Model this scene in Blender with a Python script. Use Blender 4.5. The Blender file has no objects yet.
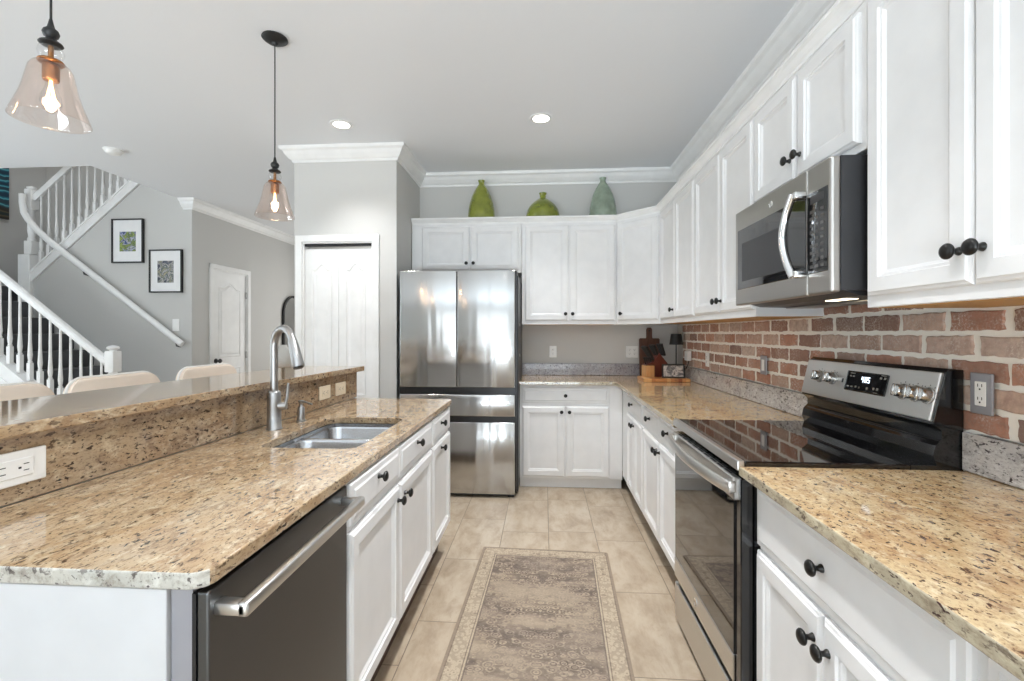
import bpy, bmesh, math, random
from mathutils import Vector, Matrix, Euler
random.seed(7)
PI = math.pi
S = bpy.context.scene
C = S.collection

# ------------------------------------------------------------------ camera, world, light, exposure
F, YAW, CYP, CAMZ = 461.45, 0.0686, 332.65, 1.3234
cam_d = bpy.data.cameras.new('camera')
cam = bpy.data.objects.new('camera', cam_d)
C.objects.link(cam)
cam.location = (0, 0, CAMZ)
cam.rotation_euler = (PI/2, 0, YAW)
cam_d.sensor_width = 36.0
cam_d.lens = F/1024*36
cam_d.shift_y = (CYP-340.5)/1024
cam_d.clip_start = 0.05
S.camera = cam
S.view_settings.view_transform = 'Standard'
S.view_settings.look = 'None'
S.view_settings.exposure = 0.56
S.view_settings.gamma = 1.0
S.view_settings.use_curve_mapping = False
try:
    S.cycles.diffuse_bounces = 8
    S.cycles.max_bounces = 14
    S.cycles.transparent_max_bounces = 16
    S.cycles.sample_clamp_indirect = 6.0
    S.cycles.caustics_reflective = False
    S.cycles.caustics_refractive = False
except Exception:
    pass

W = bpy.data.worlds.new('world')
S.world = W
W.use_nodes = True
nt = W.node_tree
nt.nodes.clear()
wo = nt.nodes.new('ShaderNodeOutputWorld')
bg = nt.nodes.new('ShaderNodeBackground')
sky = nt.nodes.new('ShaderNodeTexSky')
sky.sky_type = 'HOSEK_WILKIE'
sky.turbidity = 4.0
sky.sun_direction = Vector((-0.5, -0.5, 0.7)).normalized()
mixw = nt.nodes.new('ShaderNodeMix')
mixw.data_type = 'RGBA'
mixw.inputs[0].default_value = 0.75
mixw.inputs[7].default_value = (1.0, 1.0, 1.0, 1)
nt.links.new(sky.outputs[0], mixw.inputs[6])
nt.links.new(mixw.outputs[2], bg.inputs[0])
bg.inputs[1].default_value = 1.6
nt.links.new(bg.outputs[0], wo.inputs[0])


def area(name, loc, rot, sx, sy, power, col=(1, 1, 1)):
    d = bpy.data.lights.new(name, 'AREA')
    d.shape = 'RECTANGLE'
    d.size, d.size_y = sx, sy
    d.energy = power
    d.color = col
    o = bpy.data.objects.new(name, d)
    C.objects.link(o)
    o.location = loc
    o.rotation_euler = rot
    return o


# daylight from the rear slider and living room windows, plus added fill lamps
DAY = (0.80, 0.905, 1.0)
area('daylight_slider', (-0.75, -3.62, 1.25), (PI/2-.05, 0, 0), 3.0, 2.2, 14, DAY)
area('rear_ceiling_fill', (-0.75, -4.6, 0.02), (PI, 0, 0), 4.4, 1.9, 900, DAY)  # uplight added outside the slider to brighten the ceiling
area('daylight_living', (-7.42, 0.2, 1.4), (PI/2-.05, 0, -PI/2), 4.4, 2.1, 36, DAY)
area('left_ceiling_fill', (-8.15, 0.2, 0.30), (PI, 0, -PI/2), 5.0, 1.3, 500, DAY)  # second added uplight for the ceiling, outside the living room windows
area('stair_fill', (-5.6, 4.95, 5.2), (0, 0, 0), 2.2, 1.4, 16, (0.97, 0.985, 1.0))  # added lamp brightening the stairwell; no window stands there
area('entry_fill', (-3.1, 7.52, 1.5), (-PI/2, 0, 0), 0.9, 1.9, 8, (1.0, 0.98, 0.95))  # unseen lamp added at the hall end to light the hall

CEIL = 2.87
XR = 1.268       # right wall
YB = 4.48        # back wall

# ------------------------------------------------------------------ material helpers


def sock(node, *names):
    for n in names:
        if n in node.inputs:
            return node.inputs[n]
    return None


class M:
    def __init__(s, name):
        s.m = bpy.data.materials.new(name)
        s.m.use_nodes = True
        s.t = s.m.node_tree
        s.b = s.t.nodes['Principled BSDF']
        s.out = s.t.nodes['Material Output']

    def n(s, typ, **kw):
        nd = s.t.nodes.new(typ)
        for k, v in kw.items():
            setattr(nd, k, v)
        return nd

    def l(s, a, b):
        s.t.links.new(a, b)

    def set(s, **kw):
        mp = dict(color='Base Color', rough='Roughness', metal='Metallic', ior='IOR', trans='Transmission Weight',
                  coat='Coat Weight', coatr='Coat Roughness', spec='Specular IOR Level', alpha='Alpha', sheen='Sheen Weight',
                  aniso='Anisotropic', emit='Emission Color', estr='Emission Strength')
        for k, v in kw.items():
            if k in ('color', 'emit'):
                v = tuple(v)+(1,) if len(v) == 3 else v
            s.b.inputs[mp[k]].default_value = v
        return s

    def coord(s, kind='Object', scale=(1, 1, 1), rot=(0, 0, 0), loc=(0, 0, 0)):
        tc = s.n('ShaderNodeTexCoord')
        mp = s.n('ShaderNodeMapping')
        mp.inputs['Scale'].default_value = scale
        mp.inputs['Rotation'].default_value = rot
        mp.inputs['Location'].default_value = loc
        s.l(tc.outputs[kind], mp.inputs['Vector'])
        return mp.outputs[0]

    def noise(s, vec, scale, detail=4, rough=.5, dist=0):
        nd = s.n('ShaderNodeTexNoise')
        nd.inputs['Scale'].default_value = scale
        nd.inputs['Detail'].default_value = detail
        nd.inputs['Roughness'].default_value = rough
        nd.inputs['Distortion'].default_value = dist
        if vec:
            s.l(vec, nd.inputs['Vector'])
        return nd.outputs['Fac']

    def ramp(s, fac, stops, interp='LINEAR'):
        nd = s.n('ShaderNodeValToRGB')
        cr = nd.color_ramp
        cr.interpolation = interp
        while len(cr.elements) < len(stops):
            cr.elements.new(.5)
        for e, (p, c) in zip(cr.elements, stops):
            e.position = p
            if not hasattr(c, '__len__'):
                c = (c, c, c)
            e.color = tuple(c)+(1,)
        s.l(fac, nd.inputs[0])
        return nd.outputs[0]

    def mix(s, fac, a, b, mode='MIX'):
        nd = s.n('ShaderNodeMix')
        nd.data_type = 'RGBA'
        nd.blend_type = mode
        for v, i in ((fac, 0), (a, 6), (b, 7)):
            if hasattr(v, 'is_linked'):
                s.l(v, nd.inputs[i])
            elif i == 0:
                nd.inputs[0].default_value = v
            else:
                nd.inputs[i].default_value = tuple(v)+(1,)
        return nd.outputs[2]

    def math(s, op, a, b=None, c=None):
        nd = s.n('ShaderNodeMath')
        nd.operation = op
        for i, v in enumerate((a, b, c)):
            if v is None:
                continue
            if hasattr(v, 'is_linked'):
                s.l(v, nd.inputs[i])
            else:
                nd.inputs[i].default_value = v
        return nd.outputs[0]

    def bump(s, h, strength=.3, dist=.002):
        nd = s.n('ShaderNodeBump')
        nd.inputs['Strength'].default_value = strength
        nd.inputs['Distance'].default_value = dist
        s.l(h, nd.inputs['Height'])
        s.l(nd.outputs[0], s.b.inputs['Normal'])


def plain(name, col, rough=.5, metal=0, **kw):
    """a paint or plastic with a faint procedural unevenness in gloss and tone"""
    x = M(name)
    x.set(rough=rough, metal=metal, **kw)
    v = x.coord()
    f = x.noise(v, 9, 3)
    c2 = [min(1, k*1.03) for k in col]
    c1 = [k*.97 for k in col]
    x.l(x.ramp(f, [(.3, c1), (.7, c2)]), x.b.inputs['Base Color'])
    return x.m


def srgb(r, g, b):
    def f(c):
        c /= 255
        return c/12.92 if c <= .04045 else ((c+.055)/1.055)**2.4
    return (f(r), f(g), f(b))


def wall_mat(name, col, bs=.12):
    x = M(name)
    x.set(color=col, rough=.55, spec=.3)
    v = x.coord()
    x.bump(x.noise(v, 55, 5, .6), bs, .004)
    return x.m


def granite(name, golds, fleck, big=1.0, dens=1.0, rough=.08, grain=.46):
    """cloudy ground, streaks of cream and brown, fine grain and elongated dark flecks"""
    x = M(name)
    v = x.coord()
    vs = x.coord(scale=(1.0, grain, 1.0), rot=(0, 0, .10))
    cloud = x.noise(v, 4.2, 7, .66, .8)
    base = x.ramp(cloud, [(.30, golds[0]), (.44, golds[1]), (.56, golds[2]), (.72, golds[3])])
    mid = x.noise(vs, 26*big, 6, .72, .5)
    base = x.mix(x.ramp(mid, [(.50, 0.0), (.66, .72)]), base, golds[5])
    cream = x.noise(vs, 40*big, 5, .7, .4)
    base = x.mix(x.ramp(cream, [(.52, 0.0), (.68, .85)]), base, golds[4])
    fine = x.noise(vs, 150*big, 4, .75)
    base = x.mix(x.ramp(fine, [(.50, 0.0), (.66, .60)]), base, golds[5])
    vor = x.noise(vs, 96*big, 3.5, .62, .4)
    dark = x.ramp(vor, [(.580, 0.0), (.625, 1.0)])
    dn = x.ramp(x.noise(v, 8, 4, .6), [(.34, .25*dens), (.58, 1.0)])
    base = x.mix(x.math('MULTIPLY', dark, dn), base, fleck)
    spec = x.ramp(x.noise(vs, 170*big, 2, .5), [(.645, 0.0), (.70, .85)])
    base = x.mix(spec, base, fleck)
    x.l(base, x.b.inputs['Base Color'])
    x.set(rough=rough, coat=.25, coatr=.03, spec=.55)
    return x.m


def steel(name, col=(.56, .555, .54), rough=.28, vertical=True, wave=0.0):
    x = M(name)
    x.set(metal=1.0, rough=rough)
    sc = (160, 160, 2.0) if vertical else (2.0, 2.0, 220)
    v = x.coord(scale=sc)
    f = x.noise(v, 1.0, 3, .6)
    x.l(x.ramp(f, [(.2, [k*.985 for k in col]), (.8, [min(1, k*1.012) for k in col])]), x.b.inputs['Base Color'])
    x.set(rough=rough)
    if wave:
        v2 = x.coord(scale=(5.5, 5.5, .55))
        h = x.noise(v2, 1.0, 2.0, .45, .2)
        x.bump(h, wave, .03)
    return x.m


MAT = {}
MAT['wall'] = wall_mat('warm_grey_wall_paint', srgb(205, 204, 201))
MAT['ceiling'] = wall_mat('ceiling_paint', srgb(233, 235, 238), .18)
MAT['trim'] = plain('white_trim_paint', srgb(240, 240, 239), .35)
MAT['cab'] = plain('white_cabinet_paint', srgb(232, 232, 232), .36)
MAT['panel'] = plain('white_eggshell_paint', srgb(202, 202, 203), .5)
MAT['cab_in'] = plain('raw_maple_underside', srgb(188, 142, 78), .5)
MAT['toe_dark'] = plain('shaded_brown_toe_kick', srgb(80, 56, 40), .5)  # brown toe kick with the recess shadow put into its colour
MAT['toe_shadow'] = plain('shaded_toe_kick', srgb(66, 58, 53), .5)  # shade of the recess under the cabinets put into the colour
MAT['black'] = plain('black_bronze_metal', (.012, .011, .010), .28, .35)
MAT['black_plastic'] = plain('black_plastic', (.013, .013, .014), .32)
MAT['black_enamel'] = plain('black_enamel', (.008, .008, .009), .12, coat=.5)
MAT['glass_black'] = plain('black_ceramic_glass', (.006, .006, .007), .035, coat=.6)
MAT['dark_grey'] = plain('charcoal_painted_metal', (.045, .045, .048), .4, .3)
MAT['gold_granite'] = granite('gold_granite', [srgb(174, 138, 98), srgb(198, 168, 126), srgb(210, 186, 146), srgb(198, 180, 148), srgb(230, 214, 180), srgb(142, 106, 76)], srgb(70, 38, 32), .92, 1.5, .08, .68)
MAT['island_granite'] = granite('sandy_granite', [srgb(158, 128, 98), srgb(180, 152, 118), srgb(190, 166, 134), srgb(176, 158, 134), srgb(216, 200, 172), srgb(124, 98, 76)], srgb(62, 44, 36), 1.0, 1.6)
MAT['grey_granite'] = granite('pale_granite', [srgb(176, 170, 164), srgb(202, 198, 194), srgb(192, 190, 188), srgb(178, 174, 174), srgb(226, 225, 224), srgb(136, 128, 126)], srgb(56, 48, 52))
MAT['blue_granite'] = granite('blue_grey_granite', [srgb(160, 156, 160), srgb(182, 180, 186), srgb(170, 170, 178), srgb(160, 158, 166), srgb(208, 208, 214), srgb(122, 118, 126)], srgb(66, 58, 66), .8)
MAT['edge_sheen_grey'] = granite('granite_edge_grey_sheen', [srgb(172, 166, 152), srgb(192, 188, 178), srgb(184, 182, 174), srgb(166, 162, 152), srgb(216, 214, 206), srgb(128, 118, 106)], srgb(54, 40, 40), .62, 1.6, .28)  # grey reflected light on the near edge put into the stone colour
MAT['edge_sheen_beige'] = granite('granite_edge_beige_sheen', [srgb(164, 150, 122), srgb(184, 172, 146), srgb(178, 168, 146), srgb(160, 148, 124), srgb(208, 198, 172), srgb(120, 104, 84)], srgb(60, 38, 36), .75, 1.8, .25)  # reflected light on the right and back worktop edges put into the colour
MAT['bar_granite'] = granite('brown_granite', [srgb(150, 122, 94), srgb(170, 144, 114), srgb(180, 158, 130), srgb(164, 146, 124), srgb(206, 188, 160), srgb(112, 88, 70)], srgb(50, 36, 32), .95, 2.2)
MAT['steel'] = steel('brushed_steel', rough=.26, wave=0)
MAT['steel_h'] = steel('brushed_steel_horizontal', (.66, .645, .62), .30, vertical=False)
MAT['warm_steel'] = steel('warm_brushed_steel', (.46, .44, .415), .32, vertical=False)
MAT['fridge_steel'] = steel('fridge_steel', (.50, .50, .495), .17, True, wave=.38)
MAT['dark_steel'] = steel('dark_slate_steel', (.130, .134, .138), .34, False)
MAT['nickel'] = steel('brushed_nickel', (.42, .415, .41), .36)
MAT['chrome'] = steel('chrome', (.8, .8, .8), .08)
MAT['knob_steel'] = steel('satin_knob_steel', (.62, .62, .61), .24)
MAT['sink_steel'] = steel('sink_steel', (.52, .525, .54), .24, False)
MAT['plate_white'] = plain('white_plastic', srgb(240, 240, 238), .3)
MAT['plate_cream'] = plain('ivory_plastic', srgb(238, 226, 204), .35)
MAT['plate_grey'] = plain('grey_metal_plate', srgb(158, 158, 164), .35, .3)
MAT['slot'] = plain('socket_slot', (.02, .02, .02), .6)
MAT['leather'] = plain('cream_leather', srgb(240, 224, 208), .5)
MAT['leather_side'] = plain('white_leather_piping', srgb(238, 236, 232), .5)
MAT['oak'] = plain('dark_stool_wood', srgb(70, 52, 42), .45)
MAT['carpet'] = plain('charcoal_carpet', srgb(84, 84, 86), .95)
MAT['lampblack'] = plain('matte_black_metal', (.012, .012, .012), .45)
MAT['brass'] = plain('aged_brass', srgb(158, 112, 72), .34, 1.0)
MAT['white_ceramic'] = plain('white_ceramic', srgb(238, 236, 232), .3)


def wood(name, a, b, sc=1.0, axis=0, rough=.45):
    x = M(name)
    s = [14*sc]*3
    s[axis] = 1.6*sc
    v = x.coord(scale=s)
    f = x.noise(v, 2.2, 6, .62, .8)
    x.l(x.ramp(f, [(.3, a), (.7, b)]), x.b.inputs['Base Color'])
    x.set(rough=rough)
    return x.m


MAT['walnut'] = wood('walnut', srgb(70, 42, 30), srgb(112, 72, 52), 1, 2)
MAT['cherry'] = wood('red_brown_wood', srgb(72, 32, 24), srgb(104, 50, 38), 1, 2, .3)
MAT['maple'] = wood('pale_wood', srgb(186, 136, 86), srgb(214, 168, 112), 1, 2)


def glass(name, col, rough=.02, thin=True, tint=.9):
    """clear glass: transparent with a fresnel gloss, tinted"""
    x = M(name)
    tr = x.n('ShaderNodeBsdfTransparent')
    tr.inputs[0].default_value = tuple(col)+(1,)
    gl = x.n('ShaderNodeBsdfGlossy')
    gl.inputs['Roughness'].default_value = rough
    lw = x.n('ShaderNodeLayerWeight')
    lw.inputs[0].default_value = .35
    mx = x.n('ShaderNodeMixShader')
    f = x.ramp(lw.outputs['Facing'], [(0, .05), (.6, .16), (1, .75)])
    x.l(f, mx.inputs[0])
    x.l(tr.outputs[0], mx.inputs[1])
    x.l(gl.outputs[0], mx.inputs[2])
    x.l(mx.outputs[0], x.out.inputs['Surface'])
    return x.m


MAT['shade_glass'] = glass('pink_champagne_glass', (.985, .94, .912))
MAT['clear_glass'] = glass('clear_glass', (.97, .97, .97))
MAT['window_glass'] = glass('window_glass', (.97, .98, .98))


def bottle_glass(name, col):
    x = M(name)
    x.set(color=col, rough=.03, trans=.6, ior=1.25, coat=.8, coatr=.03)
    f = x.noise(x.coord(), 14, 3)
    x.l(x.ramp(f, [(.3, [k*.75 for k in col]), (.7, [min(1, k*1.2) for k in col])]), x.b.inputs['Base Color'])
    return x.m


MAT['green1'] = bottle_glass('olive_green_glass', srgb(194, 204, 92))
MAT['green2'] = bottle_glass('moss_green_glass', srgb(184, 196, 84))
MAT['green3'] = bottle_glass('sage_green_glass', srgb(200, 220, 198))


def emis(name, col, st):
    x = M(name)
    x.set(color=(0, 0, 0), emit=col, estr=st)
    return x.m


MAT['filament'] = emis('glowing_filament', (1.0, .66, .30), 8)
MAT['led'] = emis('downlight_lens', (1.0, .95, .86), 9)
MAT['mw_lamp'] = emis('cooktop_lamp_lens', (1.0, .86, .62), 2.5)
MAT['digits'] = emis('clock_digits', (.75, .88, 1.0), 2.2)
MAT['keys'] = plain('dim_key_print', srgb(74, 72, 70), .3)
MAT['icons'] = plain('printed_icons', srgb(150, 146, 138), .4)


def brick_mat():
    x = M('whitewashed_brick')
    g = x.n('ShaderNodeNewGeometry')
    v = x.coord()
    base = x.ramp(g.outputs['Random Per Island'], [(0, srgb(142, 114, 102)), (.2, srgb(182, 134, 114)), (.42, srgb(200, 148, 124)),
                  (.6, srgb(138, 112, 102)), (.74, srgb(208, 178, 160)), (.88, srgb(212, 196, 184)), (1, srgb(188, 138, 116))])
    base = x.mix(x.ramp(x.noise(v, 60, 5, .65), [(.35, 0.0), (.75, .7)]), base, srgb(132, 104, 92))
    amt = x.math('MULTIPLY', x.ramp(x.noise(v, 120, 4, .7), [(.46, 0.0), (.66, 1.0)]), x.ramp(x.noise(v, 8, 3), [(.4, .12), (.64, .95)]))
    base = x.mix(amt, base, srgb(222, 210, 198))
    x.l(base, x.b.inputs['Base Color'])
    x.set(rough=.85, spec=.2)
    x.bump(x.noise(v, 130, 5, .7), .5, .004)
    return x.m


MAT['brick'] = brick_mat()
MAT['mortar'] = wall_mat('mortar', srgb(245, 241, 232), .5)


def floor_mat():
    x = M('stone_look_floor_tile')
    tc = x.n('ShaderNodeTexCoord')
    sp = x.n('ShaderNodeSeparateXYZ')
    x.l(tc.outputs['Object'], sp.inputs[0])
    TW, TL = .304, .585
    u = x.math('DIVIDE', x.math('SUBTRACT', sp.outputs[0], .008), TW)
    i = x.math('FLOOR', u)
    fu = x.math('SUBTRACT', u, i)
    m4 = x.math('DIVIDE', x.math('ADD', x.math('FLOORED_MODULO', i, 4), .5), 4)
    off = x.ramp(m4, [(0, (2.96 % TL)/TL), (.25, (2.765 % TL)/TL), (.5, (2.79 % TL)/TL), (.75, (3.26 % TL)/TL)], 'CONSTANT')
    w = x.math('SUBTRACT', x.math('DIVIDE', sp.outputs[1], TL), off)
    j = x.math('FLOOR', w)
    fw = x.math('SUBTRACT', w, j)
    du = x.math('MULTIPLY', x.math('MINIMUM', fu, x.math('SUBTRACT', 1, fu)), TW)
    dw = x.math('MULTIPLY', x.math('MINIMUM', fw, x.math('SUBTRACT', 1, fw)), TL)
    d = x.math('MINIMUM', du, dw)
    grout = x.math('LESS_THAN', d, .0022)
    cb = x.n('ShaderNodeCombineXYZ')
    x.l(i, cb.inputs[0])
    x.l(j, cb.inputs[1])
    wn = x.n('ShaderNodeTexWhiteNoise')
    wn.noise_dimensions = '2D'
    x.l(cb.outputs[0], wn.inputs['Vector'])
    # every tile shows its own piece of the pattern
    vm = x.n('ShaderNodeVectorMath')
    vm.operation = 'MULTIPLY_ADD'
    x.l(wn.outputs['Color'], vm.inputs[0])
    vm.inputs[1].default_value = (7, 7, 7)
    x.l(tc.outputs['Object'], vm.inputs[2])
    mp = x.n('ShaderNodeMapping')
    mp.inputs['Scale'].default_value = (2.2, 1.0, 1)
    x.l(vm.outputs[0], mp.inputs['Vector'])
    cl = x.noise(mp.outputs[0], 4.5, 8, .66, .35)
    base = x.ramp(cl, [(.30, srgb(158, 140, 120)), (.44, srgb(178, 161, 140)), (.56, srgb(190, 174, 153)), (.75, srgb(198, 184, 165))])
    st = x.ramp(x.noise(mp.outputs[0], 15, 6, .75, .5), [(.55, 0.0), (.75, .5)])
    base = x.mix(st, base, srgb(146, 126, 104))
    base = x.mix(x.math('MULTIPLY', wn.outputs['Value'], .22), base, srgb(170, 150, 128))
    base = x.mix(grout, base, srgb(124, 110, 94))
    x.l(base, x.b.inputs['Base Color'])
    x.l(x.mix(grout, (.24, .24, .24), (.8, .8, .8)), x.b.inputs['Roughness'])
    x.bump(x.ramp(d, [(.0, 0.0), (.004, 1.0)]), .4, .002)
    return x.m


MAT['floor'] = floor_mat()

RUGW, RUGL = .75, 3.0


def rug_mat():
    x = M('faded_persian_weave')
    tc = x.n('ShaderNodeTexCoord')
    sp = x.n('ShaderNodeSeparateXYZ')
    x.l(tc.outputs['Object'], sp.inputs[0])
    ax = x.math('ABSOLUTE', sp.outputs[0])
    ay = sp.outputs[1]
    ex = x.math('SUBTRACT', RUGW/2, ax)
    ey = x.math('SUBTRACT', RUGL/2, x.math('ABSOLUTE', ay))
    e = x.math('MINIMUM', ex, ey)
    cb = x.n('ShaderNodeCombineXYZ')       # mirrored about the long axis
    x.l(ax, cb.inputs[0])
    x.l(ay, cb.inputs[1])
    p = cb.outputs[0]
    light, mid = srgb(190, 174, 152), srgb(144, 128, 112)
    dark, plum = srgb(92, 80, 74), srgb(88, 78, 77)

    def vorf(scale, sc=(1, 1, 1), lo=(0, 0, 0)):
        mp = x.n('ShaderNodeMapping')
        mp.inputs['Scale'].default_value = sc
        mp.inputs['Location'].default_value = lo
        x.l(p, mp.inputs['Vector'])
        n = x.n('ShaderNodeTexVoronoi')
        n.feature = 'F1'
        n.inputs['Scale'].default_value = scale
        n.inputs['Randomness'].default_value = .75
        x.l(mp.outputs[0], n.inputs['Vector'])
        return n.outputs['Distance']
    # border: rosettes of two sizes on a pale ground
    big = x.ramp(vorf(17), [(.0, .2), (.10, .2), (.13, 1.0), (.22, 1.0), (.26, .1), (.36, .0), (.40, .8), (.46, .1)])
    small = x.ramp(vorf(46, lo=(3, 1, 0)), [(.14, .9), (.22, 0.0), (.5, 0.0), (.58, .5)])
    border = x.mix(x.math('MULTIPLY', big, .75), light, mid)
    border = x.mix(x.math('MULTIPLY', small, .55), border, dark)
    # field: scrolling motifs, abrash bands across the rug
    tone = x.ramp(x.noise(x.coord(scale=(.35, 1.0, 1)), 3.2, 4, .6, .4), [(.36, srgb(150, 136, 123)), (.5, srgb(166, 150, 132)), (.64, srgb(180, 163, 141))])
    m1 = x.ramp(vorf(24, (1, 1.25, 1), (5, 2, 0)), [(.13, 1.0), (.18, .0), (.30, 0.0), (.34, 1.0), (.39, 1.0), (.43, .0), (.55, .0), (.60, .8)])
    m2 = x.ramp(vorf(58, (1, 1.4, 1), (1, 7, 0)), [(.16, 1.0), (.24, 0.0)])
    m3 = x.ramp(vorf(40, (1, 1.6, 1), (9, 4, 0)), [(.14, 1.0), (.2, 0.0), (.46, 0.0), (.54, .6)])
    patch = x.ramp(x.noise(x.coord(scale=(.5, 1.2, 1)), 4.5, 3, .6), [(.42, .18), (.58, 1.0)])
    field = x.mix(x.math('MULTIPLY', x.math('MULTIPLY', m1, patch), .85), tone, plum)
    field = x.mix(x.math('MULTIPLY', m2, .65), field, light)
    field = x.mix(x.math('MULTIPLY', x.math('MULTIPLY', m3, patch), .75), field, dark)

    def band(a, b):
        return x.math('MULTIPLY', x.math('GREATER_THAN', e, a), x.math('LESS_THAN', e, b))
    base = x.mix(x.math('GREATER_THAN', e, .098), border, field)
    for a, b, c, k in ((0, .012, mid, .9), (.012, .017, dark, .6), (.081, .086, dark, .6), (.086, .093, light, .5), (.093, .099, plum, .7)):
        base = x.mix(x.math('MULTIPLY', band(a, b), k), base, c)
    # worn pile and visible knots
    wear = x.ramp(x.noise(x.coord(scale=(1, 2.2, 1)), 60, 5, .8), [(.48, 0.0), (.8, .4)])
    base = x.mix(wear, base, srgb(172, 157, 140))
    knots = x.ramp(x.noise(x.coord(scale=(1, 2.0, 1)), 210, 2, .6), [(.56, 0.0), (.68, .4)])
    base = x.mix(knots, base, srgb(116, 103, 96))
    x.l(base, x.b.inputs['Base Color'])
    x.set(rough=.95, spec=.1)
    x.bump(x.noise(x.coord(scale=(1, 4, 1)), 160, 3, .6), .4, .003)
    return x.m


MAT['rug'] = rug_mat()


def photo_mat(name, stops, sc=18, seed=0.0):
    x = M(name)
    f = x.noise(x.coord(loc=(seed, seed, seed)), sc, 5, .65, .8)
    x.l(x.ramp(f, stops), x.b.inputs['Base Color'])
    x.set(rough=.35)
    return x.m


MAT['photo1'] = photo_mat('family_photo_print', [(.36, srgb(44, 52, 70)), (.44, srgb(70, 92, 150)), (.48, srgb(190, 190, 200)), (.52, srgb(76, 96, 60)), (.60, srgb(150, 166, 84))], 11)
MAT['photo2'] = photo_mat('group_photo_print', [(.36, srgb(40, 46, 54)), (.44, srgb(86, 92, 106)), (.49, srgb(190, 184, 176)), (.53, srgb(60, 82, 88)), (.62, srgb(170, 160, 130))], 11, 3)
MAT['photo3'] = photo_mat('small_photo_print', [(.3, srgb(40, 40, 44)), (.46, srgb(120, 116, 114)), (.56, srgb(206, 196, 186)), (.7, srgb(84, 76, 72))], 20, 5)
MAT['mat_board'] = plain('white_mat_board', srgb(240, 240, 240), .6)


def painting_mat():
    x = M('teal_abstract_paint')
    v = x.coord(scale=(1, .35, 1))
    w = x.n('ShaderNodeTexWave')
    w.bands_direction = 'Z'
    w.inputs['Scale'].default_value = 2.0
    w.inputs['Distortion'].default_value = 5
    w.inputs['Detail'].default_value = 4
    x.l(v, w.inputs['Vector'])
    teal = x.ramp(w.outputs['Fac'], [(.1, srgb(20, 60, 82)), (.35, srgb(38, 126, 148)), (.6, srgb(110, 196, 204)), (.72, srgb(30, 96, 120)), (.9, srgb(36, 62, 74))])
    earth = x.ramp(w.outputs['Fac'], [(.2, srgb(52, 46, 38)), (.6, srgb(96, 88, 64)), (.9, srgb(40, 52, 50))])
    sp = x.n('ShaderNodeSeparateXYZ')
    tc = x.n('ShaderNodeTexCoord')
    x.l(tc.outputs['Object'], sp.inputs[0])
    low = x.ramp(x.math('ADD', sp.outputs[2], x.math('MULTIPLY', x.noise(x.coord(), 4, 4), .12)), [(.20, 1.0), (.26, 0.0)])
    x.l(x.mix(low, teal, earth), x.b.inputs['Base Color'])
    x.set(rough=.4)
    return x.m


MAT['painting'] = painting_mat()


def striped_board():
    x = M('butcher_block_stripes')
    v = x.coord(scale=(1, 1, 1))
    sp = x.n('ShaderNodeSeparateXYZ')
    x.l(v, sp.inputs[0])
    i = x.math('FLOOR', x.math('DIVIDE', sp.outputs[0], .031))
    wn = x.n('ShaderNodeTexWhiteNoise')
    wn.noise_dimensions = '1D'
    x.l(i, wn.inputs['W'])
    base = x.ramp(wn.outputs['Value'], [(0, srgb(206, 144, 88)), (.35, srgb(186, 118, 66)), (.55, srgb(226, 176, 118)), (.8, srgb(140, 76, 40)), (1, srgb(208, 150, 96))])
    x.l(base, x.b.inputs['Base Color'])
    x.set(rough=.3)
    return x.m


MAT['butcher'] = striped_board()

# ------------------------------------------------------------------ object helpers


def link(name, bm, mat, parent=None, smooth=None):
    """one mesh object; a top-level one gets its origin at its base centre"""
    bmesh.ops.recalc_face_normals(bm, faces=bm.faces)
    me = bpy.data.meshes.new(name)
    off = Vector((0, 0, 0))
    if parent is None:
        xs = [v.co for v in bm.verts]
        off = Vector(((min(c.x for c in xs)+max(c.x for c in xs))/2, (min(c.y for c in xs)+max(c.y for c in xs))/2, min(c.z for c in xs)))
        bmesh.ops.translate(bm, verts=bm.verts, vec=-off)
    bm.to_mesh(me)
    bm.free()
    mats = mat if isinstance(mat, (list, tuple)) else [mat]
    for m in mats:
        me.materials.append(MAT[m] if isinstance(m, str) else m)
    o = bpy.data.objects.new(name, me)
    C.objects.link(o)
    if parent is not None:
        o.parent = parent
    o.location = off
    if smooth is not None:
        me.polygons.foreach_set('use_smooth', [True]*len(me.polygons))
        if smooth < 180:
            me.set_sharp_from_angle(angle=math.radians(smooth))
    return o


def tag(o, label, cat, group=None):
    o['label'] = label
    o['category'] = cat
    if group:
        o['group'] = group
    return o


def thing(name, label, cat, loc=(0, 0, 0), rz=0, group=None):
    o = bpy.data.objects.new(name, None)
    C.objects.link(o)
    o.empty_display_size = .1
    o.location = loc
    o.rotation_euler = (0, 0, rz)
    return tag(o, label, cat, group)


def struct(name, bm, mat, smooth=None):
    o = link(name, bm, mat, None, smooth)
    o['kind'] = 'structure'
    return o


def dup(o, parent=None):
    c = o.copy()
    C.objects.link(c)
    if parent is not None:
        c.parent = parent
    for ch in list(o.children):
        dup(ch, c)
    return c


def newbm():
    return bmesh.new()


def box(bm, x0, x1, y0, y1, z0, z1, bev=0.0, seg=2, mi=0):
    b2 = bmesh.new()
    bmesh.ops.create_cube(b2, size=1.0)
    for v in b2.verts:
        v.co = Vector((x0+(v.co.x+.5)*(x1-x0), y0+(v.co.y+.5)*(y1-y0), z0+(v.co.z+.5)*(z1-z0)))
    if bev:
        bmesh.ops.bevel(b2, geom=b2.edges[:], offset=bev, segments=seg, profile=.5, affect='EDGES')
    merge(bm, b2, mi)
    return bm


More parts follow.
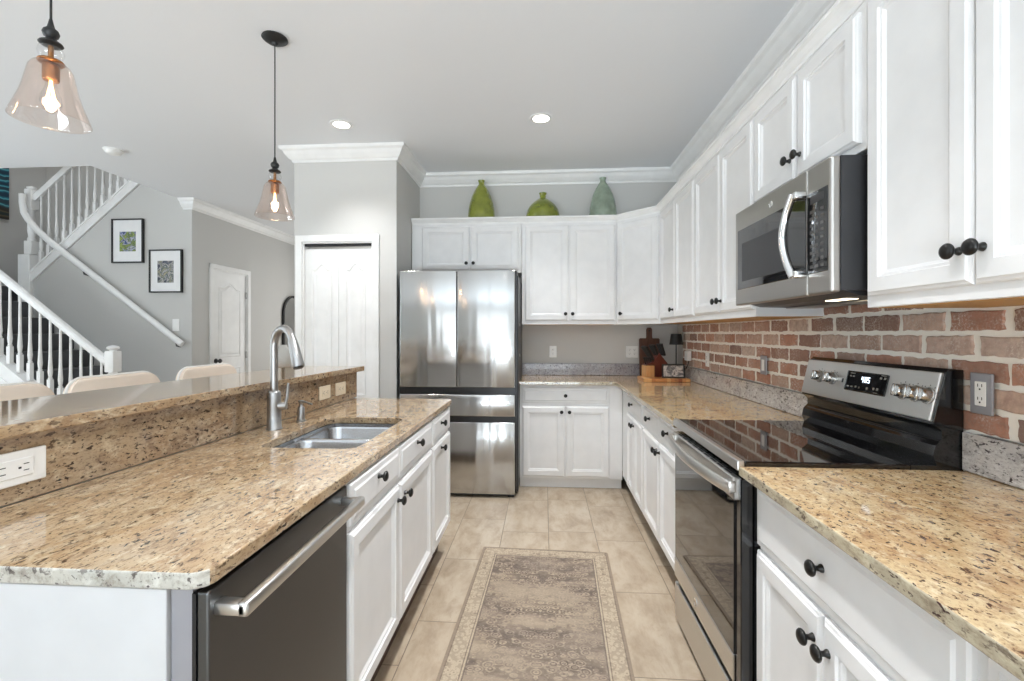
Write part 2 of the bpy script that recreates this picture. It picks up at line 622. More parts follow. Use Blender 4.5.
def merge(bm, b2, mi=0, mtx=None):
    mp = {}
    for v in b2.verts:
        mp[v] = bm.verts.new(mtx @ v.co if mtx else v.co)
    for f in b2.faces:
        try:
            nf = bm.faces.new([mp[v] for v in f.verts])
            nf.material_index = mi if mi else f.material_index
            nf.smooth = f.smooth
        except ValueError:
            pass
    b2.free()


def B(*a, **k):
    return box(newbm(), *a, **k)


def lathe(bm, prof, seg=24, mtx=None, mi=0, cap=True):
    """profile of (radius, z) turned round z"""
    rings = []
    for r, z in prof:
        if r < 1e-6:
            p = Vector((0, 0, z))
            rings.append([bm.verts.new(mtx @ p if mtx else p)])
        else:
            rg = []
            for k in range(seg):
                a = 2*PI*k/seg
                p = Vector((r*math.cos(a), r*math.sin(a), z))
                rg.append(bm.verts.new(mtx @ p if mtx else p))
            rings.append(rg)
    for a, b in zip(rings, rings[1:]):
        for k in range(seg):
            k2 = (k+1) % seg
            if len(a) == 1 and len(b) == 1:
                continue
            if len(a) == 1:
                f = bm.faces.new((a[0], b[k2], b[k]))
            elif len(b) == 1:
                f = bm.faces.new((a[k], a[k2], b[0]))
            else:
                f = bm.faces.new((a[k], a[k2], b[k2], b[k]))
            f.material_index = mi
    if cap:
        for rg, rev in ((rings[0], True), (rings[-1], False)):
            if len(rg) > 1:
                f = bm.faces.new(list(reversed(rg)) if rev else rg)
                f.material_index = mi
    return bm


def prism(bm, pts, z0, z1, mi=0):
    lo = [bm.verts.new((x, y, z0)) for x, y in pts]
    hi = [bm.verts.new((x, y, z1)) for x, y in pts]
    n = len(pts)
    fs = [bm.faces.new(list(reversed(lo))), bm.faces.new(hi)]
    for k in range(n):
        fs.append(bm.faces.new((lo[k], lo[(k+1) % n], hi[(k+1) % n], hi[k])))
    for f in fs:
        f.material_index = mi
    return bm


def prism_axis(bm, pts, a0, a1, axis='x', mi=0):
    """pts in the plane perpendicular to axis: x -> (y,z), y -> (x,z)"""
    def co(p, a):
        return (a, p[0], p[1]) if axis == 'x' else (p[0], a, p[1])
    lo = [bm.verts.new(co(p, a0)) for p in pts]
    hi = [bm.verts.new(co(p, a1)) for p in pts]
    n = len(pts)
    fs = [bm.faces.new(list(reversed(lo))), bm.faces.new(hi)]
    for k in range(n):
        fs.append(bm.faces.new((lo[k], lo[(k+1) % n], hi[(k+1) % n], hi[k])))
    for f in fs:
        f.material_index = mi
    return bm


def tube(bm, pts, r, seg=12, mi=0, flat=1.0, cap=True):
    """tube along points, radius number or list; flat squashes the second axis"""
    pts = [Vector(p) for p in pts]
    n = len(pts)
    rings = []
    up = Vector((0, 0, 1))
    prevn = None
    for i, p in enumerate(pts):
        t = (pts[min(i+1, n-1)]-pts[max(i-1, 0)]).normalized()
        if prevn is None:
            ref = up if abs(t.z) < .9 else Vector((1, 0, 0))
            nn = (ref - t*ref.dot(t)).normalized()
        else:
            nn = (prevn - t*prevn.dot(t)).normalized()
        prevn = nn
        bb = t.cross(nn)
        rr = r[i] if hasattr(r, '__len__') else r
        rings.append([bm.verts.new(p+nn*rr*math.cos(2*PI*k/seg)+bb*rr*flat*math.sin(2*PI*k/seg)) for k in range(seg)])
    for a, b in zip(rings, rings[1:]):
        for k in range(seg):
            f = bm.faces.new((a[k], a[(k+1) % seg], b[(k+1) % seg], b[k]))
            f.material_index = mi
    if cap:
        f = bm.faces.new(list(reversed(rings[0])))
        f.material_index = mi
        f = bm.faces.new(rings[-1])
        f.material_index = mi
    return bm


def sweep(bm, path, prof, closed_ends=True):
    """sweep (offset to the right of travel, z) profile along an xy path with mitred corners"""
    P = [Vector((p[0], p[1])) for p in path]
    n = len(P)
    rings = []
    for i in range(n):
        d0 = (P[i]-P[i-1]).normalized() if i > 0 else None
        d1 = (P[i+1]-P[i]).normalized() if i < n-1 else None
        def rn(d):
            return Vector((d.y, -d.x))
        if d0 is None:
            m, k = rn(d1), 1
        elif d1 is None:
            m, k = rn(d0), 1
        else:
            m = (rn(d0)+rn(d1)).normalized()
            k = 1/max(.2, m.dot(rn(d0)))
        rings.append([bm.verts.new((P[i].x+m.x*o*k, P[i].y+m.y*o*k, z)) for o, z in prof])
    q = len(prof)
    for a, b in zip(rings, rings[1:]):
        for k in range(q):
            bm.faces.new((a[k], a[(k+1) % q], b[(k+1) % q], b[k]))
    if closed_ends:
        bm.faces.new(rings[0])
        bm.faces.new(list(reversed(rings[-1])))
    return bm


def rrect(x0, x1, y0, y1, r, seg=6):
    pts = []
    for cx, cy, a0 in ((x1-r, y1-r, 0), (x0+r, y1-r, PI/2), (x0+r, y0+r, PI), (x1-r, y0+r, 1.5*PI)):
        for k in range(seg+1):
            a = a0+PI/2*k/seg
            pts.append((cx+r*math.cos(a), cy+r*math.sin(a)))
    return pts


def slab(outer, z0, z1, holes=(), bev=.004, edge_test=None):
    """stone slab with softened top and bottom arrises; faces whose outward normal passes edge_test get material 1"""
    bm = newbm()
    loops = [list(outer)]+[list(h) for h in holes]
    edges_top = []
    tops = []
    for lp in loops:
        vs = [bm.verts.new((x, y, z1)) for x, y in lp]
        es = [bm.edges.new((vs[k], vs[(k+1) % len(vs)])) for k in range(len(vs))]
        edges_top += es
        tops.append(vs)
    r = bmesh.ops.triangle_fill(bm, use_beauty=True, use_dissolve=False, edges=edges_top)
    top_faces = [g for g in r['geom'] if isinstance(g, bmesh.types.BMFace)]
    lows = {}
    for vs in tops:
        for v in vs:
            lows[v] = bm.verts.new((v.co.x, v.co.y, z0))
    for f in top_faces:
        bm.faces.new([lows[v] for v in reversed(f.verts)])
    for li, vs in enumerate(tops):
        n = len(vs)
        # orientation
        ar = sum(vs[k].co.x*vs[(k+1) % n].co.y-vs[(k+1) % n].co.x*vs[k].co.y for k in range(n))
        for k in range(n):
            a, b = vs[k], vs[(k+1) % n]
            f = bm.faces.new((a, b, lows[b], lows[a]))
            if edge_test and li == 0:
                d = (b.co-a.co).normalized()
                nrm = Vector((d.y, -d.x)) if ar > 0 else Vector((-d.y, d.x))
                if edge_test(nrm):
                    f.material_index = 1
    if bev:
        bmesh.ops.recalc_face_normals(bm, faces=bm.faces)
        rim = [e for e in bm.edges if len(e.link_faces) == 2 and abs(e.verts[0].co.z-e.verts[1].co.z) < 1e-6 and
               any(abs(f.normal.z) > .9 for f in e.link_faces) and any(abs(f.normal.z) < .1 for f in e.link_faces)]
        bmesh.ops.bevel(bm, geom=rim, offset=bev, segments=3, profile=.5, affect='EDGES', material=-1)
    return bm


# ---- cabinet joinery, in a local frame: x along the face, y into the cabinet, z up; the face frame is at y = 0


def rings_panel(bm, x0, x1, z0, z1, steps, yb):
    loops = []
    for ins, y in steps:
        loops.append([bm.verts.new(p) for p in ((x0+ins, y, z0+ins), (x1-ins, y, z0+ins), (x1-ins, y, z1-ins), (x0+ins, y, z1-ins))])
    for a, b in zip(loops, loops[1:]):
        for k in range(4):
            bm.faces.new((a[k], a[(k+1) % 4], b[(k+1) % 4], b[k]))
    bm.faces.new(loops[-1])
    bm.faces.new(list(reversed(loops[0])))
    return bm


T = .019


def door_bm(x0, x1, z0, z1, fw=.05):
    return rings_panel(newbm(), x0, x1, z0, z1,
                       [(0, 0), (0, -T+.010), (.003, -T+.006), (.008, -T+.004), (.012, -T), (fw, -T), (fw+.003, -T+.006), (fw+.010, -T+.0065),
                        (fw+.012, -T+.009), (fw+.019, -T+.013)], 0)


def drawer_bm(x0, x1, z0, z1):
    return rings_panel(newbm(), x0, x1, z0, z1,
                       [(0, 0), (0, -T+.010), (.004, -T+.005), (.020, -T+.004), (.026, -T)], 0)


KPROF = [(.0095, 0), (.0085, .004), (.0060, .008), (.0058, .014), (.0085, .018), (.0150, .0205), (.0175, .0235), (.0178, .0265), (.0150, .0305), (.009, .0335), (0, .0345)]


def knob(parent, x, z, y=-T, s=1.0):
    m = Matrix.Translation((x, y, z)) @ Matrix.Rotation(PI/2, 4, 'X')
    bm = lathe(newbm(), [(r*s, h*s) for r, h in KPROF], 20, m)
    return link('knob', bm, 'black', parent, 60)


def cabinet(name, label, loc, rz, Wd, D, z0, z1, doors, drawers=(), toe=None, toe_mat='cab', under=None, group=None, cat='cabinet', ks=1.0, fw=.05, crownless=True):
    """doors / drawers: (x0,x1,z0,z1,[(knob x, knob z)...])"""
    t = thing(name, label, cat, loc, rz, group)
    bm = newbm()
    box(bm, 0, Wd, 0, D, z0, z1, .0015, 1)
    link('cabinet_body', bm, 'cab', t)
    if under:
        link('underside_panel', B(.018, Wd-.018, .02, D-.004, z0-.002, z0+.001), 'cab_in', t, None)['label'] = 'bare wood underside'
    if toe:
        link('toe_kick', B(0.0, Wd, toe, D-.02, 0.0, z0-.0005), toe_mat, t)
    for d in doors:
        o = link('door', door_bm(*d[:4], fw=fw), 'cab', t)
        for kx, kz in d[4]:
            knob(o, kx, kz, s=ks)
    for d in drawers:
        o = link('drawer_front', drawer_bm(*d[:4]), 'cab', t)
        for kx, kz in d[4]:
            knob(o, kx, kz, s=ks)
    return t


# ------------------------------------------------------------------ the room
XL = -7.3
YR = -3.5
YF = 7.6
struct('floor', B(XL-.1, XR+.1, YR-.1, YF+.1, -.1, 0), 'floor')
bm = newbm()
box(bm, XL, XR+.1, YR-.1, 4.0, CEIL, CEIL+.1)
box(bm, -4.19, XR+.1, 4.0, YF, CEIL, CEIL+.1)
struct('ceiling', bm, 'ceiling')
struct('wall_right', B(XR, XR+.1, YR, YB, 0, CEIL), 'wall')
struct('wall_back', B(-1.22, XR+.1, YB, YB+.1, 0, CEIL), 'wall')
PX0, PX1, PY = -2.10, -1.22, 3.76
bm = newbm()
# pantry block: front wall with a door opening, and its two sides
box(bm, PX0, -2.03, PY, PY+.1, 0, CEIL)
box(bm, -1.42, PX1, PY, PY+.1, 0, CEIL)
box(bm, -2.03, -1.42, PY, PY+.1, 2.085, CEIL)
box(bm, PX1-.1, PX1, PY+.1, YB+.1, 0, CEIL)
box(bm, PX0, PX0+.1, PY+.1, YF, 0, CEIL)
struct('wall_pantry', bm, 'wall')
# hall wall with a door opening and the hall end wall
HX = -4.08
DY0, DY1, DZ = 5.43, 6.10, 2.12
bm = newbm()
box(bm, HX-.1, HX, 5.1, DY0, 0, CEIL)
box(bm, HX-.1, HX, DY1, YF, 0, CEIL)
box(bm, HX-.1, HX, DY0, DY1, DZ, CEIL)
box(bm, HX-.11, HX-.01, 5.2, YF, CEIL+.1, 5.3)
struct('wall_hall', bm, 'wall')
bm = newbm()
box(bm, HX-.1, -3.55, YF, YF+.1, 0, CEIL)
box(bm, -2.65, PX0+.1, YF, YF+.1, 0, CEIL)
box(bm, -3.55, -2.65, YF, YF+.1, 2.45, CEIL)
struct('wall_entry', bm, 'wall')
# stair walls
SW = 5.1
bm = newbm()
prism_axis(bm, [(-6.08, 0), (HX-.1, 0), (HX-.1, CEIL), (-4.19, CEIL+.02), (-4.19, 3.50), (-6.08, 1.93)], SW, SW+.10, 'y')
box(bm, HX-.1, HX-.001, SW-.001, SW+.10, 0, CEIL)
struct('wall_stair', bm, 'wall')
struct('wall_stair_back', B(XL, HX-.1, 6.3, 6.4, 0, 5.3), 'wall')
struct('wall_upper', B(XL, -4.19, 3.9, 4.0, CEIL+.1, 5.3), 'wall')
struct('wall_upper_right', B(-4.19, -4.09, 4.0, 6.3, CEIL+.1, 5.3), 'wall')
struct('ceiling_stair', B(XL, -4.09, 3.9, 6.4, 5.3, 5.4), 'ceiling')
# living room side wall with two windows, and the wall behind the camera with a sliding door
bm = newbm()
LW = [(-2.0, -.1), (.5, 2.4)]
box(bm, XL-.1, XL, YR, -2.0, 0, CEIL)
box(bm, XL-.1, XL, -.1, .5, 0, CEIL)
box(bm, XL-.1, XL, 2.4, 6.4, 0, 5.3)
for a, b in LW:
    box(bm, XL-.1, XL, a, b, 0, .35)
    box(bm, XL-.1, XL, a, b, 2.45, CEIL)
struct('wall_left', bm, 'wall')
bm = newbm()
SD0, SD1 = -2.1, .9
box(bm, XL-.1, SD0, YR-.1, YR, 0, CEIL)
box(bm, SD1, XR+.1, YR-.1, YR, 0, CEIL)
box(bm, SD0, SD1, YR-.1, YR, 2.35, CEIL)
struct('wall_rear', bm, 'wall')


def window(name, x0, x1, z0, z1, loc, rz, mull=1):
    bm = newbm()
    w = .05
    box(bm, x0, x1, -.03, .03, z0, z0+w)
    box(bm, x0, x1, -.03, .03, z1-w, z1)
    for k in range(mull+2):
        xx = x0+(x1-x0-w)*k/(mull+1)
        box(bm, xx, xx+w, -.03, .03, z0+w, z1-w)
    o = struct(name, bm, 'trim')
    bmv = o.location.copy()
    o.rotation_euler = (0, 0, rz)
    R = Matrix.Rotation(rz, 3, 'Z')
    o.location = Vector(loc)+R @ bmv
    g = link('window_pane', B(x0+w, x1-w, -.004-bmv.y, .004-bmv.y, z0+w-bmv.z, z1-w-bmv.z), 'window_glass', o)
    g.location = (-bmv.x, 0, 0)
    return o


window('window_1', SD0, SD1, 0.0, 2.35, (0, YR-.05, 0), 0, 2)
window('window_2', -.95, .95, .35, 2.45, (XL-.05, -1.05, 0), PI/2, 1)
window('window_3', -.95, .95, .35, 2.45, (XL-.05, 1.45, 0), PI/2, 1)
window('window_4', -.45, .45, 0.0, 2.45, (-3.1, YF+.05, 0), 0, 0)

# crown mouldings (profile: offset into the room, height)
CR = [(0, CEIL), (0, CEIL-.115), (.010, CEIL-.115), (.014, CEIL-.100), (.030, CEIL-.090), (.052, CEIL-.062), (.066, CEIL-.036), (.085, CEIL-.024), (.090, CEIL-.010), (.090, CEIL)]
struct('trim_1', sweep(newbm(), [(PX0, 7.5), (PX0, PY), (PX1, PY), (PX1, YB), (XR, YB), (XR, -3.4)], CR), 'trim')
struct('trim_2', sweep(newbm(), [(-4.185, SW-.001), (HX, SW-.001), (HX, 7.5)], CR), 'trim')
BBP = [(0, 0), (.014, 0), (.014, .085), (.008, .10), (0, .105)]
struct('baseboard_pantry', sweep(newbm(), [(PX0, 7.5), (PX0, PY), (-2.09, PY)], BBP), 'trim')
struct('baseboard_hall', sweep(newbm(), [(HX, DY1+.08), (HX, 7.5)], BBP), 'trim')


def casing(name, w, h, loc, rz, cw=.055, ct=.016):
    """door casing round an opening 0..w, 0..h; local -y faces the room"""
    bm = newbm()
    for x0, x1 in ((-cw, 0), (w, w+cw)):
        box(bm, x0, x1, -ct, 0, 0, h+cw, .004, 2)
    box(bm, -cw, w+cw, -ct-.001, 0, h, h+cw, .004, 2)
    # jamb lining
    box(bm, 0, .012, 0, .09, 0, h)
    box(bm, w-.012, w, 0, .09, 0, h)
    box(bm, .012, w-.012, 0, .09, h-.012, h)
    o = struct(name, bm, 'trim')
    off = o.location.copy()
    o.rotation_euler = (0, 0, rz)
    o.location = Vector(loc)+Matrix.Rotation(rz, 3, 'Z') @ off
    return o, off


def arch_outline(x0, x1, z0, z1, rise=.05, n=14):
    """panel with a cathedral arch top"""
    pts = [(x0, z0), (x1, z0)]
    for k in range(n+1):
        s = k/n
        x = x1+(x0-x1)*s
        a = abs(2*s-1)
        z = z1-rise*(1-(.5+.5*math.cos(PI*min(1, a*1.25))))*1.0 if a < .8 else z1-rise
        pts.append((x, z))
    return pts


def moulded_leaf(w, h, panels, t=.03):
    """flat door leaf with raised, moulded arched panels on its front (local -y side)"""
    bm = newbm()
    box(bm, 0, w, 0, t, 0, h, .002, 1)
    for (x0, x1, z0, z1, rise) in panels:
        prev = None
        for ins, y in ((0, -.0005), (.005, -.006), (.014, -.006), (.020, -.001), (.034, -.001), (.050, -.006)):
            pts = arch_outline(x0+ins, x1-ins, z0+ins, z1-ins, rise)
            lp = [bm.verts.new((px, y, pz)) for px, pz in pts]
            if prev:
                for k in range(len(lp)):
                    bm.faces.new((prev[k], prev[(k+1) % len(lp)], lp[(k+1) % len(lp)], lp[k]))
            prev = lp
        bm.faces.new(prev)
    return bm


def local_child(o, off, name, bm, mat, smooth=None):
    bmesh.ops.translate(bm, verts=bm.verts, vec=-off)
    return link(name, bm, mat, o, smooth)


# pantry bifold door
o, off = casing('door_1', .61, 2.085, (-2.03, PY, 0), 0)
for k in range(2):
    w = .290
    bm = moulded_leaf(w, 2.02, [(.055, w-.055, .14, .66, 0.0), (.055, w-.055, .78, 1.90, .05)])
    bmesh.ops.translate(bm, verts=bm.verts, vec=(.014+k*.292, .02, .012))
    local_child(o, off, 'door_leaf', bm, 'trim')
local_child(o, off, 'track', B(.014, .596, .015, .05, 2.052, 2.073), 'black_plastic')
m = Matrix.Translation((.27, .02, .95)) @ Matrix.Rotation(PI/2, 4, 'X')
local_child(o, off, 'door_pull', lathe(newbm(), KPROF, 16, m), 'trim', 60)
# hall door: opening along +y on the x = HX wall
o, off = casing('door_2', DY1-DY0, DZ, (HX, DY0, 0), PI/2)
w = DY1-DY0-.03
bm = moulded_leaf(w, DZ-.02, [(.11, w-.11, .22, .86, 0.0), (.11, w-.11, 1.00, DZ-.16, .07)], .035)
bmesh.ops.translate(bm, verts=bm.verts, vec=(.014, .012, .008))
local_child(o, off, 'door_leaf', bm, 'trim')
for z in (.25, 1.02, 1.83):
    local_child(o, off, 'hinge', B(w+.004, w+.022, -.004, .010, z-.045, z+.045, .003, 1), 'nickel')
m = Matrix.Translation((.07, .010, .97)) @ Matrix.Rotation(PI/2, 4, 'X')
bm = lathe(newbm(), [(.03, 0), (.03, .008), (.012, .010), (.012, .04), (.026, .05), (.028, .06), (.02, .072), (0, .074)], 18, m)
local_child(o, off, 'door_handle', bm, 'dark_grey', 60)

# ------------------------------------------------------------------ brick backsplash
BX = XR-.0025
ZB0 = 1.032
bm = newbm()
box(bm, BX-.010, XR-.001, 2.17, 4.27, ZB0, 1.3945, mi=1)
box(bm, BX-.010, XR-.001, 1.43, 2.17, ZB0-.13, 1.47, mi=1)
box(bm, BX-.010, XR-.001, -.3, 1.43, ZB0, 1.3945, mi=1)
PITCH, ROW = .188, .0735
for r in range(-2, 7):
    z0 = ZB0+.004+r*ROW
    y = -.35+(r % 2)*PITCH*.5+random.uniform(-.01, .01)
    while y < 4.24:
        L = PITCH-.018+random.uniform(-.012, .006)
        y0, y1, za, zb = y, y+L, z0, z0+ROW-.0165
        y += PITCH
        yc = (y0+y1)/2
        inb = 1.43 < yc < 2.17
        ztop = 1.465 if inb else 1.392
        if r < 0 and not (1.47 < y0 and y1 < 2.14):
            continue
        zb = min(zb, ztop)
        y1 = min(y1, 4.262)
        y0 = max(y0, -.29)
        if zb-za < .015 or y1-y0 < .02:
            continue
        outl = []
        n1, n2 = 9, 4
        for k in range(n1):
            outl.append((y0+(y1-y0)*k/n1, za))
        for k in range(n2):
            outl.append((y1, za+(zb-za)*k/n2))
        for k in range(n1):
            outl.append((y1-(y1-y0)*k/n1, zb))
        for k in range(n2):
            outl.append((y0, zb-(zb-za)*k/n2))
        cy, cz = (y0+y1)/2, (za+zb)/2
        j = [(random.uniform(-.003, .003), random.uniform(-.003, .003)) for _ in outl]
        dx = random.uniform(0, .002)
        prev = None
        for ins, xx in ((0, BX-.009), (.001, BX-.0125-dx), (.004, BX-.0145-dx)):
            lp = []
            for (py, pz), (jy, jz) in zip(outl, j):
                sy = 1-ins/((y1-y0)/2)
                sz = 1-ins/((zb-za)/2)
                lp.append(bm.verts.new((xx, cy+(py-cy)*sy+jy, min(ztop, cz+(pz-cz)*sz+jz))))
            if prev:
                for k in range(len(lp)):
                    bm.faces.new((prev[k], prev[(k+1) % len(lp)], lp[(k+1) % len(lp)], lp[k]))
            prev = lp
        bm.faces.new(prev)
o = struct('wall_right_brick', bm, ['brick', 'mortar'])

# ------------------------------------------------------------------ kitchen: base cabinets along the right and back
CT, CTH = .914, .030
ZC = CT-CTH-.002
RX = .661     # right base face frame
Rr = -PI/2
cabinet('base_cabinet', 'white base cabinet beside the refrigerator, one wide drawer over two doors', (-.205, 3.93, 0), 0, .864, YB-3.93-.004, .085, ZC,
        [(.022, .385, .105, .700, [(.355, .655)]), (.391, .754, .105, .700, [(.421, .655)])],
        [(.022, .754, .728, .858, [(.388, .793)])], toe=.045, ks=.85)
# far right cabinet with two narrow doors next to the corner
cabinet('base_cabinet', 'white base cabinet in the right row nearest the inner corner, drawer over two narrow doors', (RX, 3.928, 0), Rr, .848, XR-RX-.004, .122, ZC,
        [(.273, .550, .135, .700, [(.524, .655)]), (.555, .838, .135, .700, [(.581, .655)])],
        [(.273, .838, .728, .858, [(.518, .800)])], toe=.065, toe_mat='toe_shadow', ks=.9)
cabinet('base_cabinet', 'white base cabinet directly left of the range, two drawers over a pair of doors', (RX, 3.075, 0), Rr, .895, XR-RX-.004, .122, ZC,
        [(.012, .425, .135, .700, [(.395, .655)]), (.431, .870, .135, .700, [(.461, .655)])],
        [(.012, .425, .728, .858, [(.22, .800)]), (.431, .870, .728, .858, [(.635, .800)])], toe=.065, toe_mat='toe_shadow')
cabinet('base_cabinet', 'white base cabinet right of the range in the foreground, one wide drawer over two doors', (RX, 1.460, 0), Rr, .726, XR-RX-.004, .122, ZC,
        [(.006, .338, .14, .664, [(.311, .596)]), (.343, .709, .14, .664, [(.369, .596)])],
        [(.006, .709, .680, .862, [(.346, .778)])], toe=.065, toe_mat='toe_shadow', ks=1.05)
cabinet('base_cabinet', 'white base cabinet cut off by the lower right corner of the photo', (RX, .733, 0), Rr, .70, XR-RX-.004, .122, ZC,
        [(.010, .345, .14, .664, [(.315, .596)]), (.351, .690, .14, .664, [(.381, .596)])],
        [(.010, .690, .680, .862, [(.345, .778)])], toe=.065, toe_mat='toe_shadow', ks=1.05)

# ---- worktops
A = .598
r = .05
inner = [(A-r+r*math.cos(a), 3.875-r+r*math.sin(a)) for a in [PI/2*(1-k/6) for k in range(7)]]
outer = [(-.207, YB-.003), (-.207, 3.875)] + inner + [(A, 2.172), (XR-.004, 2.172), (XR-.004, YB-.003)]
tag(link('granite_countertop', slab(outer, CT-CTH, CT, edge_test=lambda n: n.x < -.3 or n.y < -.3), ['gold_granite', 'edge_sheen_beige']),
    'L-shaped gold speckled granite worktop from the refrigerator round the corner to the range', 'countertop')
outer = [(A, 1.4600), (A, -.35), (XR-.004, -.35), (XR-.004, 1.4600)]
tag(link('granite_countertop', slab(outer, CT-CTH, CT, edge_test=lambda n: n.x < -.5), ['gold_granite', 'edge_sheen_beige']),
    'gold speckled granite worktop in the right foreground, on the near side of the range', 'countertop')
# splash strips
SZ = CT+.002
tag(link('granite_backsplash', B(-.207, XR-.03, YB-.022, YB-.003, SZ, 1.028, .002, 1), 'blue_granite'),
    'low grey granite upstand along the back wall behind the worktop', 'backsplash')
tag(link('granite_backsplash', B(BX-.027, BX-.006, 2.175, YB-.026, SZ, 1.029, .002, 1), 'grey_granite'),
    'low pale granite upstand under the brick, from the corner to the range', 'backsplash')
tag(link('granite_backsplash', B(BX-.026, BX-.006, -.35, 1.4600, SZ, 1.029, .002, 1), 'grey_granite'),
    'low pale granite upstand under the brick, in the right foreground', 'backsplash')

# ------------------------------------------------------------------ upper cabinets
UX = .959
UZ0, UZ1 = 1.397, 2.315
UD = XR-UX-.003
DZ0, DZ1 = 1.430, 2.292
kz = 1.492
cabinet('wall_cabinet', 'white wall cabinet right of the microwave, two tall doors with black knobs', (UX, 1.440, 0), Rr, .70, UD, UZ0, UZ1,
        [(.018, .352, DZ0, DZ1, [(.326, 1.508)]), (.357, .690, DZ0, DZ1, [(.383, 1.508)])], under=1, ks=1.05)
cabinet('wall_cabinet', 'white wall cabinet nearest the camera on the right, beyond the edge of the photo', (UX, .738, 0), Rr, .70, UD, UZ0, UZ1,
        [(.012, .346, DZ0, DZ1, [(.320, 1.508)]), (.352, .688, DZ0, DZ1, [(.378, 1.508)])], under=1, ks=1.05)
cabinet('wall_cabinet', 'short white wall cabinet directly above the microwave', (UX, 2.157, 0), Rr, .715, UD, 1.872, UZ1,
        [(.010, .349, 1.897, DZ1, [(.322, 1.980)]), (.364, .694, 1.897, DZ1, [(.391, 1.980)])])
cabinet('wall_cabinet', 'white two-door wall cabinet directly left of the microwave', (UX, 2.985, 0), Rr, .826, UD, UZ0, UZ1,
        [(.012, .428, DZ0, DZ1, [(.400, kz)]), (.434, .818, DZ0, DZ1, [(.462, kz)])], under=1)
cabinet('wall_cabinet', 'white two-door wall cabinet between the angled corner cabinet and the next pair', (UX, 3.884, 0), Rr, .897, UD, UZ0, UZ1,
        [(.065, .474, DZ0, DZ1, [(.446, kz)]), (.480, .888, DZ0, DZ1, [])], under=1)
# angled corner cabinet
Q0, Q1 = Vector((.650, 4.190)), Vector((.959, 3.886))
ang = math.atan2(Q1.y-Q0.y, Q1.x-Q0.x)
dl = (Q1-Q0).length
t = thing('corner_wall_cabinet', 'angled white corner wall cabinet with a single door', 'cabinet', (Q0.x, Q0.y, 0), ang)
Ri = Matrix.Rotation(-ang, 2)
pts = [Ri @ (Vector(p)-Q0) for p in ((Q0.x, Q0.y), (Q1.x, Q1.y), (XR-.004, Q1.y), (XR-.004, YB-.004), (Q0.x, YB-.004))]
link('cabinet_body', prism(newbm(), [tuple(p) for p in pts], UZ0, UZ1), 'cab', t)
o = link('door', door_bm(.022, dl-.010, DZ0, DZ1), 'cab', t)
knob(o, .066, kz, s=.9)
UYB = 4.188
cabinet('wall_cabinet', 'tall white two-door wall cabinet on the back wall right of the refrigerator', (-.198, UYB, 0), 0, .846, YB-UYB-.004, UZ0, UZ1,
        [(.028, .420, DZ0, DZ1, [(.393, kz)]), (.428, .834, DZ0, DZ1, [(.456, kz)])], under=1, ks=.9)
cabinet('wall_cabinet', 'short white wall cabinet above the refrigerator', (-1.214, UYB, 0), 0, 1.013, YB-UYB-.004, 1.868, UZ1,
        [(.095, .540, 1.892, DZ1, [(.512, 1.955)]), (.548, .985, 1.892, DZ1, [(.576, 1.955)])], ks=.9)
CP = [(-.012, 2.3155), (.004, 2.3155), (.004, 2.330), (.012, 2.336), (.024, 2.352), (.034, 2.358), (.034, 2.372), (-.012, 2.372)]
struct('trim_3', sweep(newbm(), [(-1.214, UYB), (.650, UYB+.001), (UX, 3.886), (UX, .04)], CP), 'trim')

# ------------------------------------------------------------------ range
W_ = .703
t = thing('range', 'stainless steel electric range with black glass cooktop against the brick', 'range', (.600, 2.166, 0), Rr)
bm = newbm()
box(bm, 0, W_, .045, .50, .04, .900)
box(bm, 0, W_, .50, .647, .04, .925)
link('body', bm, 'black_enamel', t)
bm = newbm()
box(bm, .002, W_-.002, .0165, .574, .9005, .927, .004)
link('cooktop', bm, 'glass_black', t)
bm = newbm()
box(bm, 0, W_, -.006, .016, .898, .930, .004)
link('front_trim', bm, 'steel_h', t)
# burner rings, thin printed circles
bm = newbm()
for cx, cy, rr in ((.18, .15, .105), (.18, .40, .075), (.55, .15, .075), (.55, .40, .105), (.365, .40, .05)):
    for q in (rr, rr*.6):
        v1 = [bm.verts.new((cx+q*math.cos(a), cy+q*math.sin(a), .9265)) for a in [2*PI*k/40 for k in range(40)]]
        v2 = [bm.verts.new((cx+(q-.002)*math.cos(a), cy+(q-.002)*math.sin(a), .9265)) for a in [2*PI*k/40 for k in range(40)]]
        for k in range(40):
            bm.faces.new((v1[k], v1[(k+1) % 40], v2[(k+1) % 40], v2[k]))
link('burner_rings', bm, 'dark_grey', t)
# oven door: steel frame, black glass, vent rail
bm = newbm()
box(bm, .004, W_-.004, .006, .044, .214, .872, .003, 1)
d = link('oven_door', bm, 'black_enamel', t)
bm = newbm()
box(bm, .004, W_-.045, -.002, .006, .216, .302, .003, 1)
link('lower_rail', bm, 'steel_h', d)
link('vent_rail', B(.004, W_-.020, -.010, .034, .800, .8715, .004, 1), 'steel_h', d)
link('oven_window', B(.008, W_-.045, .0005, .006, .304, .799), 'glass_black', d)
bm = newbm()
for k in range(9):
    x0 = .06+k*.066
    for q in range(2):
        box(bm, x0, x0+.05, -.003+q*.014, .005+q*.014, .8705, .8725)
link('vent_slots', bm, 'slot', d)
N = 24
pts = []
for k in range(N+1):
    s = k/N
    pts.append((.012+(W_-.030)*s, -.018-.036*math.sin(PI*s)**.6, .842))
bm = tube(newbm(), pts, .021, 14, 0, .55)
for x0 in (.012, W_-.040):
    box(bm, x0-.006, x0+.030, -.030, -.004, .826, .862, .005, 2)
link('handle', bm, 'steel_h', d, 50)
m = Matrix.Translation((2.166-1.864, -.002, .262)) @ Matrix.Rotation(PI/2, 4, 'X')
bm = lathe(newbm(), [(.017, 0), (.017, .002), (.0145, .003), (.013, .0015), (.006, .0015), (.004, .003), (0, .003)], 24, m)
